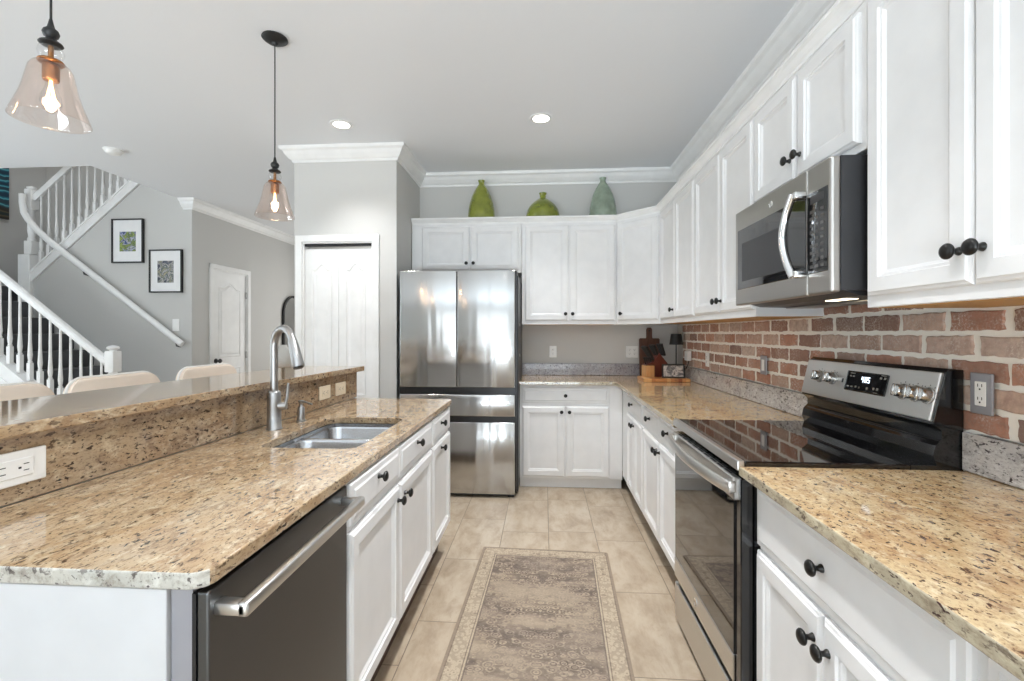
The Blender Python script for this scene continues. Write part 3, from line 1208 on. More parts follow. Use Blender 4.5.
link('maker_badge', bm, 'chrome', d, 50)
bm = newbm()
box(bm, .004, W_-.045, .000, .044, .030, .188, .004, 1)
link('storage_drawer', bm, 'steel_h', t)
link('drawer_recess', B(.004, W_-.01, .018, .046, .1885, .2135), 'black_plastic', t)
bm = newbm()
for x0 in (.03, W_-.06):
    box(bm, x0, x0+.03, .08, .11, 0, .040)
    box(bm, x0, x0+.03, .50, .53, 0, .040)
link('foot', bm, 'black_plastic', t)
# backguard
bm = newbm()
prism_axis(bm, [(.647, .925), (.572, .925), (.562, .955), (.568, .985), (.586, 1.005), (.586, 1.03), (.562, 1.050), (.565, 1.062), (.599, 1.205), (.612, 1.215), (.647, 1.212)], .0, W_, 'x')
bk = link('backguard', bm, 'black_enamel', t)
bm = newbm()
tube(bm, [(.02, .580, .992), (W_-.05, .580, .992), (W_-.030, .580, .985), (W_-.026, .580, .960), (W_-.026, .575, .930)], .0055, 8)
link('rail', bm, 'black_enamel', bk, 50)
# control panel: tilted slab
P0, P1 = Vector((0, .555, 1.058)), Vector((0, .589, 1.204))
pd = (P1-P0).normalized()
pn = Vector((0, -pd.z, pd.y))
PM = Matrix(((1, 0, 0, 0), (0, pn.y*-1, pd.y, P0.y), (0, pn.z*-1, pd.z, P0.z), (0, 0, 0, 1)))  # local x, depth, height


def pbox(bm, x0, x1, d0, d1, h0, h1, bev=0, mi=0):
    b2 = B(x0, x1, d0, d1, h0, h1, bev, 2) if bev else B(x0, x1, d0, d1, h0, h1)
    merge(bm, b2, mi, PM)
    return bm


PH = (P1-P0).length
cp = link('control_panel', pbox(newbm(), .004, W_-.006, 0, .012, 0, PH, .003), 'steel_h', bk)
dp = link('display_panel', pbox(newbm(), .288, .502, -.0015, .001, .046, .122, .004), 'glass_black', cp)
bm = newbm()
SEG = {'4': 'bcfg', '0': 'abcdef', '5': 'acdfg'}


def digit(bm, ch, x, h, w=.011, hh=.021, th=.0026):
    s = SEG[ch]
    q = {'a': (0, w, hh-th, hh), 'g': (0, w, hh/2-th/2, hh/2+th/2), 'd': (0, w, 0, th), 'f': (0, th, hh/2, hh), 'e': (0, th, 0, hh/2), 'b': (w-th, w, hh/2, hh), 'c': (w-th, w, 0, hh/2)}
    for c in s:
        a, b, z0, z1 = q[c]
        pbox(bm, x+a, x+b, -.0022, -.001, h+z0, h+z1)


digit(bm, '4', .372, .084)
digit(bm, '0', .389, .084)
digit(bm, '5', .404, .084)
link('clock_digits', bm, 'digits', dp)
bm = newbm()
for (x, h, ww, hh) in ((.305, .100, .010, .005), (.322, .100, .010, .005), (.306, .112, .026, .003), (.300, .060, .011, .005), (.322, .060, .010, .005), (.345, .060, .008, .008), (.365, .060, .006, .006),
                       (.405, .060, .009, .009), (.438, .062, .009, .009), (.456, .062, .009, .009), (.462, .104, .010, .007), (.482, .104, .009, .008), (.466, .116, .024, .003), (.445, .052, .020, .002)):
    pbox(bm, x, x+ww, -.0022, -.001, h, h+hh)
link('icon_print', bm, 'icons', dp)
for xk in (.120, .205, .575, .625, .672):
    m = PM @ Matrix.Translation((xk, 0, .082 if xk < .3 else .075)) @ Matrix.Rotation(PI/2, 4, 'X')
    bm = lathe(newbm(), [(.026, 0), (.026, .003), (.0225, .004), (.0215, .012), (.0205, .026), (.018, .029), (0, .029)], 24, m)
    b2 = B(-.0045, .0045, -.019, .019, .027, .037, .002, 1)
    merge(bm, b2, 0, m)
    k = link('control_knob', bm, 'knob_steel', cp, 45)
    bm = newbm()
    for a in range(-3, 4):
        an = PI/2+a*.6
        b3 = B(-.0012, .0012, .030, .034, -.0002, .0006)
        merge(bm, b3, 0, m @ Matrix.Rotation(an-PI/2, 4, 'Z'))
    link('dial_marks', bm, 'dark_grey', k)
bm = pbox(newbm(), .262, .271, -.001, .001, .072, .088, .0005)
link('indicator_light', bm, 'dark_grey', cp)

# ------------------------------------------------------------------ microwave
W_ = .695
t = thing('microwave', 'stainless over-the-range microwave hanging above the cooktop', 'microwave', (.862, 2.145, 1.440), Rr)
H_ = .418
bm = newbm()
box(bm, .003, W_-.003, .030, .340, .012, H_)
prism_axis(bm, [(.045, .012), (.33, .012), (.33, -.010), (.10, -.004)], .02, W_-.02, 'x')
link('body', bm, 'dark_grey', t)
bm = newbm()
box(bm, .0, .566, 0, .030, .004, H_, .006, 2)
d = link('door', bm, 'warm_steel', t)
link('window', B(.028, .563, -.0015, .002, .072, .334, .002, 1), 'glass_black', d)
link('mesh_screen', B(.075, .455, -.0022, .001, .105, .270, .001, 1), 'dark_grey', d)
pts = [(.535, -.004, .066), (.535, -.030, .070), (.535, -.040, .10), (.512, -.052, .16), (.503, -.056, .205), (.512, -.052, .25), (.535, -.040, .31), (.535, -.030, .340), (.535, -.004, .344)]
pts = []
for k in range(21):
    s = k/20
    pts.append((.548-.040*math.sin(PI*s), -.034-.014*math.sin(PI*s), .068+.276*s))
bm = tube(newbm(), pts, .013, 12)
for z in (.075, .335):
    box(bm, .538, .572, -.040, -.001, z-.012, z+.012, .004, 2)
link('handle', bm, 'chrome', d, 50)
m = Matrix.Translation((2.145-1.818, -.0, .372)) @ Matrix.Rotation(PI/2, 4, 'X')
link('maker_badge', lathe(newbm(), [(.013, 0), (.013, .0015), (.011, .002), (.010, .001), (.005, .001), (.003, .002), (0, .002)], 24, m), 'chrome', d, 50)
bm = newbm()
box(bm, .568, W_, 0, .030, .004, H_, .008, 2)
p = link('control_panel', bm, 'warm_steel', t)
link('keypad_glass', B(.570, W_-.014, -.0015, .002, .072, .334, .002, 1), 'glass_black', p)
bm = newbm()
for r_ in range(9):
    for c_ in range(3):
        box(bm, .588+c_*.028, .606+c_*.028, -.0022, 0, .090+r_*.022, .100+r_*.022)
link('keys', bm, 'keys', p)
link('display', B(.590, .665, -.0022, 0, .296, .322), 'dark_grey', p)
link('cooktop_lamp', B(.46, .57, .12, .16, -.0075, -.004), 'mw_lamp', t)
bm = newbm()
for k in range(2):
    box(bm, .06+k*.30, .30+k*.30, .19, .31, -.0125, -.009)
link('grease_filter', bm, 'warm_steel', t)

# ------------------------------------------------------------------ refrigerator
FX0, FX1, FY = -1.165, -.229, 3.67
t = thing('refrigerator', 'stainless french door refrigerator between the pantry wall and the base cabinets', 'refrigerator', ((FX0+FX1)/2, FY, 0), 0)
hw = (FX1-FX0)/2
link('body', B(-hw-.018, hw+.022, .075, .78, .03, 1.790, .004, 1), 'dark_grey', t)
bm = newbm()
for x0 in (-hw+.01, hw-.06):
    box(bm, x0, x0+.05, .04, .10, 0, .03)
    box(bm, x0, x0+.05, .68, .74, 0, .03)
link('foot', bm, 'black_plastic', t)
sx = -.697-(FX0+FX1)/2


def fdoor(name, x0, x1, z0, z1):
    bm = newbm()
    box(bm, x0, x1, 0, .072, z0, z1, .006, 3)
    return link(name, bm, 'fridge_steel', t, 40)


d1 = fdoor('door', -hw, sx-.003, .884, 1.825)
d2 = fdoor('door', sx+.003, hw, .884, 1.825)
d3 = fdoor('drawer', -hw, hw, .652, .826)
d4 = fdoor('freezer_drawer', -hw, hw, .030, .604)
link('handle_recess', B(-hw-.004, hw+.002, .012, .074, .827, .883), 'black_plastic', t)
link('handle_recess', B(-hw-.004, hw+.002, .012, .074, .605, .651), 'black_plastic', t)
link('base_grille', B(-hw+.01, hw-.01, .03, .074, .012, .029), 'black_plastic', t)
bm = newbm()
for x0 in (-hw-.012, hw-.05):
    box(bm, x0, x0+.062, .030, .16, 1.7905, 1.822, .004, 1)
link('hinge_cover', bm, 'black_plastic', t)
bm = newbm()
for z in (1.39, 1.13):
    m = Matrix.Translation((hw+.022, .30, z)) @ Matrix.Rotation(PI/2, 4, 'Y')
    lathe(bm, [(.012, 0), (.012, .003), (0, .004)], 12, m)
link('side_screw_cap', bm, 'plate_white', t)
link('edge_gasket', B(hw+.001, hw+.012, .03, .074, .035, 1.80), 'black_plastic', t)

# ------------------------------------------------------------------ island
IX = -.584     # island face frame
IE = [(-.573, .745), (-.562, 2.816)]
IR = PI/2
# bar wall line, slightly skewed
def bar_x(y, off=0.0):
    return -1.300+(y-.75)*.0455+off


t = thing('island_cabinet', 'white sink cabinet in the island, two false drawer fronts over two doors', 'cabinet', (IX, 1.325, 0), IR)
link('cabinet_body', B(0, 1.010, 0, .56, .165, .62, .0015, 1), 'cab', t)
link('face_frame', B(0, 1.010, 0, .03, .62, ZC, .0015, 1), 'cab', t)
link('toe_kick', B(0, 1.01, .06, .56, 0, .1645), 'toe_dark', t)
for (x0, x1, kx) in ((.006, .462, .432), (.468, 1.000, .522)):
    o = link('door', door_bm(x0, x1, .175, .725), 'cab', t)
    knob(o, kx, .672)
for (x0, x1, kx) in ((.006, .462, .222), (.468, 1.000, .710)):
    o = link('drawer_front', drawer_bm(x0, x1, .748, .872), 'cab', t)
    knob(o, kx, .832)
cabinet('island_cabinet', 'narrow white island cabinet at the far end, small drawer over one door', (IX, 2.340, 0), IR, .445, .56, .165, ZC,
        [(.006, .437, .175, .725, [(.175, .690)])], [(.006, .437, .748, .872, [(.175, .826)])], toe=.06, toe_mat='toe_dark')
tag(link('end_panel', B(bar_x(.78)+.022, -.648, .751, .768, .0, ZC-.001, .001, 1), 'panel'), 'plain white panel closing the near end of the island', 'panel')

# dishwasher
t = thing('dishwasher', 'dark stainless dishwasher with bar handle under the near end of the island', 'dishwasher', (-.576, .757, 0), IR)
link('tub', B(.014, .562, .030, .56, .10, ZC-.003), 'plate_grey', t)
link('side_panel', B(.002, .012, .030, .069, .10, ZC-.003), 'plate_grey', t)
d = link('door', B(.0, .562, 0, .022, .115, .875, .004, 2), 'dark_steel', t)
link('door_edge', B(-.0005, .560, .0225, .0295, .117, .873), 'black_plastic', t)
link('toe_panel', B(.01, .555, .055, .07, .0, .0995), 'black_plastic', t)
bm = newbm()
box(bm, .012, .545, -.062, -.040, .826, .852, .006, 3)
for x0 in (.012, .520):
    box(bm, x0, x0+.025, -.058, .002, .828, .850, .004, 2)
link('handle', bm, 'steel_h', d, 40)

# island worktop with sink cut-out
SX0, SX1, SY0, SY1 = -1.030, -.664, 1.585, 2.175
rr = .035
cor = [(IE[0][0]-rr+rr*math.sin(a), IE[0][1]+rr-rr*math.cos(a)) for a in [PI/2*k/6 for k in range(7)]]
far = [(IE[1][0]-.03+.03*math.cos(a), IE[1][1]-.03+.03*math.sin(a)) for a in [PI/2*k/5 for k in range(6)]]
outer = [(bar_x(.745, .022), .745)] + cor + far + [(bar_x(2.816, .022), 2.816)]
tag(link('island_countertop', slab(outer, CT-CTH, CT, [rrect(SX0, SX1, SY0, SY1, .055)], edge_test=lambda n: n.y < -.55), ['island_granite', 'edge_sheen_grey']),
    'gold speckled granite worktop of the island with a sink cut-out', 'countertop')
# sink: two bowls, one mesh of steel each plus flange
t = thing('sink', 'undermount double bowl stainless steel sink in the island', 'sink', ((SX0+SX1)/2, (SY0+SY1)/2, CT-CTH-.21), 0)
cx, cy, cz = t.location


def bowl(y0, y1, x0, x1, zt, depth):
    bm = newbm()
    prev = None
    for ins, z in ((-.012, zt), (0, zt), (.004, zt-.01), (.012, zt-depth+.03), (.022, zt-depth+.012), (.045, zt-depth+.003), (.09, zt-depth)):
        pts = rrect(x0+ins, x1-ins, y0+ins, y1-ins, max(.012, .055-ins*.3), 6)
        lp = [bm.verts.new((px-cx, py-cy, z-cz)) for px, py in pts]
        if prev:
            for k in range(len(lp)):
                bm.faces.new((prev[k], prev[(k+1) % len(lp)], lp[(k+1) % len(lp)], lp[k]))
        prev = lp
    bm.faces.new(prev)
    return bm


zt = CT-CTH-.001
ym = 1.905
for (y0, y1) in ((SY0-.002, ym-.012), (ym+.012, SY1+.002)):
    b = link('bowl', bowl(y0, y1, SX0-.002, SX1+.002, zt-.016, .18), 'sink_steel', t, 60)
    m = Matrix.Translation(((SX0+SX1)/2-cx, (y0+y1)/2-cy, zt-.016-.18-cz+.0005))
    link('drain', lathe(newbm(), [(.040, 0), (.040, .003), (.030, .002), (.014, -.001 + .0015), (0, .001)], 24, m), 'chrome', b, 50)
bm = newbm()
o_ = rrect(SX0-.03, SX1+.03, SY0-.03, SY1+.03, .06)
i_ = rrect(SX0-.001, SX1+.001, SY0-.001, SY1+.001, .056)
a = [bm.verts.new((x-cx, y-cy, zt-cz)) for x, y in o_]
b = [bm.verts.new((x-cx, y-cy, zt-cz)) for x, y in i_]
c = [bm.verts.new((x-cx, y-cy, zt-.016-cz)) for x, y in i_]
for k in range(len(a)):
    k2 = (k+1) % len(a)
    bm.faces.new((a[k], a[k2], b[k2], b[k]))
    bm.faces.new((b[k], b[k2], c[k2], c[k]))
link('flange', bm, 'sink_steel', t, 50)
link('divider', B(SX0-cx, SX1-cx, ym-.012-cy, ym+.012-cy, zt-.032-cz, zt-.012-cz, .006, 2), 'sink_steel', t)

# faucet
fb = Vector((-1.143, 1.887, CT))
t = thing('faucet', 'brushed nickel pull-down gooseneck faucet behind the sink', 'faucet', fb, 0)
link('base', lathe(newbm(), [(.032, 0), (.032, .004), (.0285, .007), (.0275, .10), (.0265, .155), (.021, .163), (.0165, .165)], 28), 'nickel', t, 50)
dv = Vector((.150, -.095, 0))
dn = dv.normalized()
hr = dv.length/2*.86
pts = [(0, 0, .160), (0, 0, .22), (0, 0, .30), (0, 0, .350)]
for k in range(1, 13):
    a = PI*.86*k/12
    q = dn*(hr-hr*math.cos(a))
    pts.append((q.x, q.y, .350+hr*1.0*math.sin(a)))
bm = tube(newbm(), pts, .0158, 18)
link('spout', bm, 'nickel', t, 60)
e1 = Vector(pts[-1])
dr = (Vector(pts[-1])-Vector(pts[-2])).normalized()
dr = (dr+Vector((0, 0, -.35))).normalized()
hd = [e1-dr*.004, e1+dr*.004, e1+dr*.010, e1+dr*.06, e1+dr*.116, e1+dr*.122]
sp = link('spray_head', tube(newbm(), hd, [.0158, .0175, .019, .0215, .0245, .0225], 20), 'nickel', t, 50)
sd = dn.cross(Vector((0, 0, 1)))
bq = e1+dr*.05-dn*.0215
tb = newbm()
tube(tb, [bq-dr*.028, bq, bq+dr*.022], [.005, .007, .005], 8)
link('spray_button', tb, 'black_plastic', sp, 50)
link('spray_face', tube(newbm(), [e1+dr*.1215, e1+dr*.125], [.020, .019], 20), 'black_plastic', sp)
bm = newbm()
tube(bm, [(.020, .0, .098), (.046, .004, .098), (.052, .005, .098)], [.0165, .0165, .013], 16)
tube(bm, [(.046, .004, .100), (.052, .010, .135), (.054, .016, .195)], [.0075, .0062, .0052], 10)
link('lever_handle', bm, 'nickel', t, 50)
t = thing('soap_dispenser', 'small brushed nickel soap pump beside the faucet', 'soap dispenser', (-1.118, 2.060, CT), 0)
link('pump_body', lathe(newbm(), [(.022, 0), (.022, .005), (.0165, .009), (.0155, .062), (.012, .067), (.0085, .070), (.0085, .084), (.013, .088), (.013, .096), (.004, .098)], 20), 'nickel', t, 50)
link('nozzle', tube(newbm(), [(0, 0, .092), (.03, -.012, .090), (.066, -.026, .083)], [.006, .005, .0042], 10), 'nickel', t, 50)

# ---- bar: knee wall, cladding slab, raised top
BY0, BY1 = .745, 2.855
bm = prism(newbm(), [(bar_x(BY0), BY0+.015), (bar_x(BY1), BY1), (bar_x(BY1, -.115), BY1), (bar_x(BY0, -.115), BY0+.015)], 0, 1.079)
struct('wall_bar', bm, 'wall')
bm = newbm()
prism(bm, [(bar_x(BY0, .020), BY0+.012), (bar_x(BY1, .020), BY1), (bar_x(BY1, .001), BY1), (bar_x(BY0, .001), BY0+.012)], CT+.001, 1.079)
tag(link('granite_backsplash', bm, 'bar_granite'), 'brown speckled granite upright face between the island worktop and the bar top', 'backsplash')
e0, e1_ = .690, 2.880
outer = [(bar_x(e0, .058), e0), (bar_x(e1_, .058), e1_), (bar_x(e1_, -.330), e1_-.01), (bar_x(e1_, -.375), e1_-.05), (bar_x(e0, -.43), e0)]
tag(link('bar_countertop', slab(outer, 1.080, 1.110), 'island_granite'), 'raised granite bar top running along the living room side of the island', 'countertop')

# ------------------------------------------------------------------ outlets and switches


def wallplate(name, label, cat, loc, rx, rz, w, h, mat, kind, vertical=True, insert='plate_white', group=None):
    """plate in local x (width) z (height), facing local -y"""
    t = thing(name, label, cat, loc, rz, group)
    link('plate', B(-w/2, w/2, -.007, 0, -h/2, h/2, .003, 2), mat, t)
    iw, ih = (.034, .068) if vertical else (.068, .034)
    s = h/.115 if vertical else w/.115
    iw, ih = iw*s, ih*s
    n = {'double': 2}.get(kind, 1)
    for q in range(n):
        ox = (q-(n-1)/2)*.046
        o = link('rocker' if kind == 'switch' else 'receptacle', B(ox-iw/2, ox+iw/2, -.0095, -.0065, -ih/2, ih/2, .0015, 1), insert, t)
        if kind != 'switch':
            bm = newbm()
            for c in (-1, 1):
                if vertical:
                    for sx in (-.006, .006):
                        box(bm, ox+sx*s-.001, ox+sx*s+.001, -.0100, -.0090, c*ih*.27+.001, c*ih*.27+.009*s)
                    box(bm, ox-.0022, ox+.0022, -.0100, -.0090, c*ih*.27-.008*s, c*ih*.27-.0035*s)
                else:
                    for sz in (-.006, .006):
                        box(bm, ox+c*iw*.27-.001, ox+c*iw*.27+.008*s, -.0100, -.0090, sz*s-.001, sz*s+.001)
                    box(bm, ox+c*iw*.27-.009*s, ox+c*iw*.27-.0045*s, -.0100, -.0090, -.0022, .0022)
            link('socket_slots', bm, 'slot', o)
    return t


brx = BX-.021
wallplate('wall_outlet', 'grey plated outlet on the brick just right of the range', 'outlet', (brx, 1.398, 1.150), 0, Rr, .068, .117, 'plate_grey', 'outlet')
wallplate('wall_switch', 'grey plated switch on the brick left of the range', 'switch', (brx, 2.70, 1.140), 0, Rr, .072, .106, 'plate_grey', 'switch')
wallplate('wall_outlet', 'small pale outlet on the brick between the lamp adapter and the grey switch', 'outlet', (brx, 3.60, 1.118), 0, Rr, .072, .106, 'plate_white', 'outlet')
wallplate('wall_outlet', 'white outlet plate on the grey back wall near the refrigerator', 'outlet', (.090, YB, 1.140), 0, 0, .070, .112, 'plate_white', 'outlet')
wallplate('wall_switch', 'white double switch plate on the back wall beside the cutting board', 'switch', (.842, YB, 1.140), 0, 0, .115, .112, 'plate_white', 'double')
bs = math.atan2(.0455, 1)
y = 1.012
wallplate('wall_outlet', 'large white outlet on the bar upright at the left edge of the photo', 'outlet', (bar_x(y, .0205), y, .998), 0, IR-bs, .150, .082, 'plate_white', 'outlet', False)
for y, lb in ((2.455, 'ivory outlet on the bar upright, left of the pair behind the soap pump'), (2.635, 'ivory outlet on the bar upright, right of the pair nearest the pantry')):
    wallplate('wall_outlet', lb, 'outlet', (bar_x(y, .0205), y, .995), 0, IR-bs, .118, .074, 'plate_cream', 'outlet', False, 'plate_cream')
wallplate('light_switch', 'white light switch on the stair wall below the right picture', 'switch', (-4.275, SW-.001, 1.413), 0, 0, .085, .140, 'plate_white', 'switch')

# ------------------------------------------------------------------ pendants and ceiling fittings


def pendant(label, x, y, zb):
    t = thing('pendant_light', label, 'pendant light', (x, y, zb), 0, 'glass pendants over the bar')
    H = CEIL-zb
    bm = lathe(newbm(), [(0, H-.001), (.062, H-.001), (.064, H-.006), (.058, H-.012), (.050, H-.016), (.040, H-.024), (.016, H-.030), (.010, H-.040), (0, H-.041)][::-1], 32)
    link('canopy', bm, 'lampblack', t, 40)
    bm = newbm()
    tube(bm, [(0, 0, H-.035), (0, 0, .30)], .0032, 8)
    link('cord', bm, 'lampblack', t)
    bm = lathe(newbm(), [(.004, .315), (.007, .300), (.010, .288), (.018, .281), (.021, .272), (.018, .262), (.012, .256), (.016, .250), (.027, .243), (.030, .238), (.026, .234), (.008, .232), (0, .232)][::-1], 24)
    link('socket_cap', bm, 'lampblack', t, 50)
    bm = lathe(newbm(), [(.018, .234), (.029, .224), (.032, .212), (.029, .200), (.020, .190)], 24, cap=False)
    link('glass_ball', bm, 'clear_glass', t, 180)
    bm = lathe(newbm(), [(.007, .186), (.007, .232)], 12)
    lathe(bm, [(.0, .176), (.030, .178), (.033, .182), (.030, .187), (.0, .189)], 24)
    lathe(bm, [(.0, .124), (.0185, .124), (.0205, .128), (.0205, .172), (.0185, .176), (0, .176)], 24)
    link('socket', bm, 'brass', t, 50)
    pr = [(.030, .178), (.044, .172), (.052, .158), (.058, .130), (.064, .100), (.072, .070), (.084, .036), (.094, .008), (.096, .0)]
    bm = lathe(newbm(), pr + [(r-.0016, z) for r, z in reversed(pr)], 40, cap=False)
    link('glass_shade', bm, 'shade_glass', t, 180)
    bm = lathe(newbm(), [(.0, .022), (.008, .024), (.020, .036), (.026, .055), (.024, .076), (.015, .100), (.012, .126)], 24, cap=False)
    b = link('bulb', bm, 'clear_glass', t, 180)
    bm = newbm()
    tube(bm, [(0, 0, .124), (0, 0, .105)], .004, 8)
    for k in range(6):
        a = 2*PI*k/6
        c_, s_ = math.cos(a), math.sin(a)
        tube(bm, [(.004*c_, .004*s_, .108), (.010*c_, .010*s_, .072), (.006*c_, .006*s_, .046)], .0009, 6)
    link('filament', bm, 'filament', b)
    d = bpy.data.lights.new('bulb_light', 'POINT')
    d.energy = 1.2
    d.color = (1.0, .72, .45)
    d.shadow_soft_size = .02
    o = bpy.data.objects.new('bulb_light', d)
    C.objects.link(o)
    o.parent = t
    o.location = (0, 0, .065)
    return t


pendant('glass bell pendant in the near upper left corner', -1.525, 1.33, 1.980)
pendant('glass bell pendant hanging farther back, in front of the pantry wall', -1.407, 2.33, 1.930)


def downlight(label, x, y, power=85):
    t = thing('recessed_light', label, 'ceiling light', (x, y, CEIL-.006), 0, 'recessed ceiling lights')
    bm = lathe(newbm(), [(.058, .0), (.080, .0), (.083, .003), (.083, .0058), (.058, .0058)], 32, cap=False)
    link('trim_ring', bm, 'trim', t, 40)
    link('lens', lathe(newbm(), [(.0, .0015), (.058, .0015), (.058, .004), (0, .004)], 32), 'led', t)
    d = bpy.data.lights.new('downlight', 'SPOT')
    d.energy = power
    d.spot_size = 1.75
    d.spot_blend = 1.0
    d.color = (1.0, 1.0, 1.0)
    d.shadow_soft_size = .06
    o = bpy.data.objects.new('downlight', d)
    C.objects.link(o)
    o.parent = t
    o.location = (0, 0, -.012)
    return t


downlight('lit recessed ceiling light left, toward the pantry', -1.497, 3.33, 48)
downlight('lit recessed ceiling light right, above the aisle', -.019, 3.333)
downlight('added unseen recessed ceiling light overhead, above the range', -.019, 1.90)  # this and the two below are unseen lamps added to brighten the kitchen
downlight('added unseen recessed ceiling light overhead, above the near aisle', -.019, .82)
downlight('added unseen recessed ceiling light behind the camera', .1, -2.4, 50)
t = thing('smoke_detector', 'white round smoke detector on the ceiling near the stairs', 'smoke detector', (-3.63, 3.66, CEIL-.04), 0)
link('housing', lathe(newbm(), [(0, 0), (.040, 0), (.050, .006), (.060, .020), (.063, .0395), (0, .0395)], 28), 'plate_white', t, 50)
link('base_ring', lathe(newbm(), [(.062, .026), (.068, .027), (.068, .0395), (.062, .0395)], 28, cap=False), 'plate_white', t, 50)

# ------------------------------------------------------------------ vases on the cabinets
ZV = UZ1+.001


def vase(label, x, y, h, rad, mat, squat=False):
    t = thing('glass_vase', label, 'vase', (x, y, ZV), 0, 'green glass vases above the cabinets')
    if squat:
        pr = [(0, 0), (.5, .0), (.80, .06), (.97, .20), (1.0, .32), (.93, .48), (.76, .62), (.50, .74), (.30, .81), (.20, .845)]
        nk = [(.20, .845), (.175, .87), (.19, .90), (.165, .93), (.20, .96), (.23, .985), (.23, 1.0), (.15, 1.0), (.14, .9)]
    else:
        pr = [(0, 0), (.55, .0), (.82, .04), (.97, .13), (1.0, .24), (.97, .36), (.88, .50), (.74, .64), (.56, .76), (.38, .85), (.26, .895)]
        nk = [(.26, .895), (.22, .91), (.205, .94), (.215, .965), (.255, .985), (.255, 1.0), (.16, 1.0), (.15, .92)]
    link('bowl', lathe(newbm(), [(r*rad, z*h) for r, z in pr], 36, cap=False), mat, t, 180)
    link('neck', lathe(newbm(), [(r*rad, z*h) for r, z in nk], 24, cap=False), mat, t, 180)
    return t


vase('tall olive green glass vase, leftmost above the refrigerator cabinet', -.587, 4.335, .445, .128, 'green1')
vase('squat round green glass vase in the middle above the back cabinets', -.008, 4.335, .315, .158, 'green2', True)
vase('tall pale sage green glass vase near the corner cabinet', .548, 4.335, .445, .128, 'green3')

# ------------------------------------------------------------------ corner group on the worktop
TZ = CT+.001
t = tag(link('serving_board', B(.825, 1.205, 3.885, 4.145, TZ, TZ+.028, .004, 2), 'butcher'), 'striped butcher block board lying flat in the worktop corner', 'board')
BZ = TZ+.029
# paddle board leaning on the back wall
t = thing('cutting_board', 'dark walnut paddle cutting board standing against the back wall', 'cutting board', (.998, 4.425, TZ), 0)
t.rotation_euler = (-math.radians(3.5), 0, 0)
bm = newbm()
pts = [(-.092, .0), (.092, 0), (.095, .02), (.095, .345), (.085, .356), (.030, .356), (.026, .37), (.026, .440), (.016, .458), (-.016, .458), (-.026, .440), (-.026, .37), (-.030, .356), (-.085, .356), (-.095, .345), (-.095, .02)]
prism_axis(bm, pts, 0, .018, 'y')
b = link('board', bm, 'walnut', t)
m = Matrix.Translation((0, -.0005, .428)) @ Matrix.Rotation(PI/2, 4, 'X')
link('hanging_hole', lathe(newbm(), [(.008, 0), (0, .0004)], 16, m, cap=False), 'slot', b)
# knife block
t = thing('knife_block', 'slanted wooden knife block full of black handled knives on the board', 'knife block', (.936, 4.058, BZ), 0)
t.rotation_euler = (0, 0, .2)
bm = newbm()
prism_axis(bm, [(-.075, 0), (.060, 0), (.118, .115), (.040, .205), (-.005, .130), (-.075, .105)], -.046, .046, 'y')
link('block', bm, 'cherry', t)
link('front_block', B(-.078, -.002, -.050, .050, .0005, .098, .004, 2), 'maple', t)
nrm = Vector((-.086, 0, .090)).normalized()
for k in range(9):
    r_, c_ = divmod(k, 3)
    base = Vector((.010+.030*r_, -.028+.028*c_, .158+.0*r_)) + Vector((-.018+.022*r_, 0, .0+.018*r_))
    L = (.125, .11, .095)[r_]
    dd = (Vector((-.55+.12*r_, (c_-1)*.10, .80))).normalized()
    bm = newbm()
    tube(bm, [base-dd*.012, base+dd*.02, base+dd*.06, base+dd*L], [.011, .0125, .0115, .0135], 10, 0, .75)
    kn = link('knife_handle', bm, 'black_plastic', t, 50)
    m = Matrix.Translation(base+dd*L*.62+Vector((0, -.0066, 0))) @ Matrix.Rotation(PI/2, 4, 'X')
    link('rivet', lathe(newbm(), [(.0025, 0), (0, .001)], 8, m, cap=False), 'chrome', kn)
bm = newbm()
for k in range(4):
    base = Vector((-.062+.017*k, -.012, .095))
    tube(bm, [base, base+Vector((-.010, 0, .04)), base+Vector((-.022, 0, .075))], [.006, .007, .008], 8)
link('steak_knife_handles', bm, 'black_plastic', t, 50)
# framed photo
t = thing('photo_frame', 'small black framed photo propped on the butcher block board', 'photo frame', (1.085, 3.945, BZ), -.12)
t.rotation_euler = (-math.radians(12), 0, -.10)
fr = newbm()
fw_, fh_ = .092, .118
for a in ((-fw_, fw_, 0, .012), (-fw_, fw_, fh_-.012, fh_)):
    box(fr, a[0], a[1], 0, .016, a[2], a[3], .002, 1)
for a in ((-fw_, -fw_+.012), (fw_-.012, fw_)):
    box(fr, a[0], a[1], 0, .016, .012, fh_-.012, .002, 1)
link('frame', fr, 'lampblack', t)
link('photo', B(-fw_+.0115, fw_-.0115, .006, .009, .0115, fh_-.0115), 'photo3', t)
link('back_panel', B(-fw_+.002, fw_-.002, .0092, .015, .002, fh_-.002), 'lampblack', t)
# small lamp
t = thing('table_lamp', 'slim black cordless table lamp in the worktop corner', 'lamp', (1.178, 4.205, TZ), 0)
link('base', lathe(newbm(), [(0, 0), (.045, 0), (.046, .004), (.042, .012), (.010, .016), (0, .016)], 24), 'lampblack', t, 50)
link('stem', lathe(newbm(), [(.0055, .014), (.0055, .330)], 12), 'lampblack', t)
link('lamp_shade', lathe(newbm(), [(.058, .302), (.045, .398), (.0, .400), (.0, .396), (.043, .394), (.055, .302)], 28, cap=False), 'lampblack', t, 50)
# plug-in adapter
t = thing('plug_adapter', 'white plug-in adapter with a black cable on the brick behind the lamp', 'adapter', (brx, 4.03, 1.085), Rr)
link('housing', B(-.045, .045, -.035, .001, 0, .082, .006, 2), 'plate_white', t)
link('cable', tube(newbm(), [(.036, -.020, .005), (.040, -.024, -.012), (.036, -.030, -.035), (.02, -.034, -.060), (-.01, -.040, -.078)], .0035, 8), 'black_plastic', t)

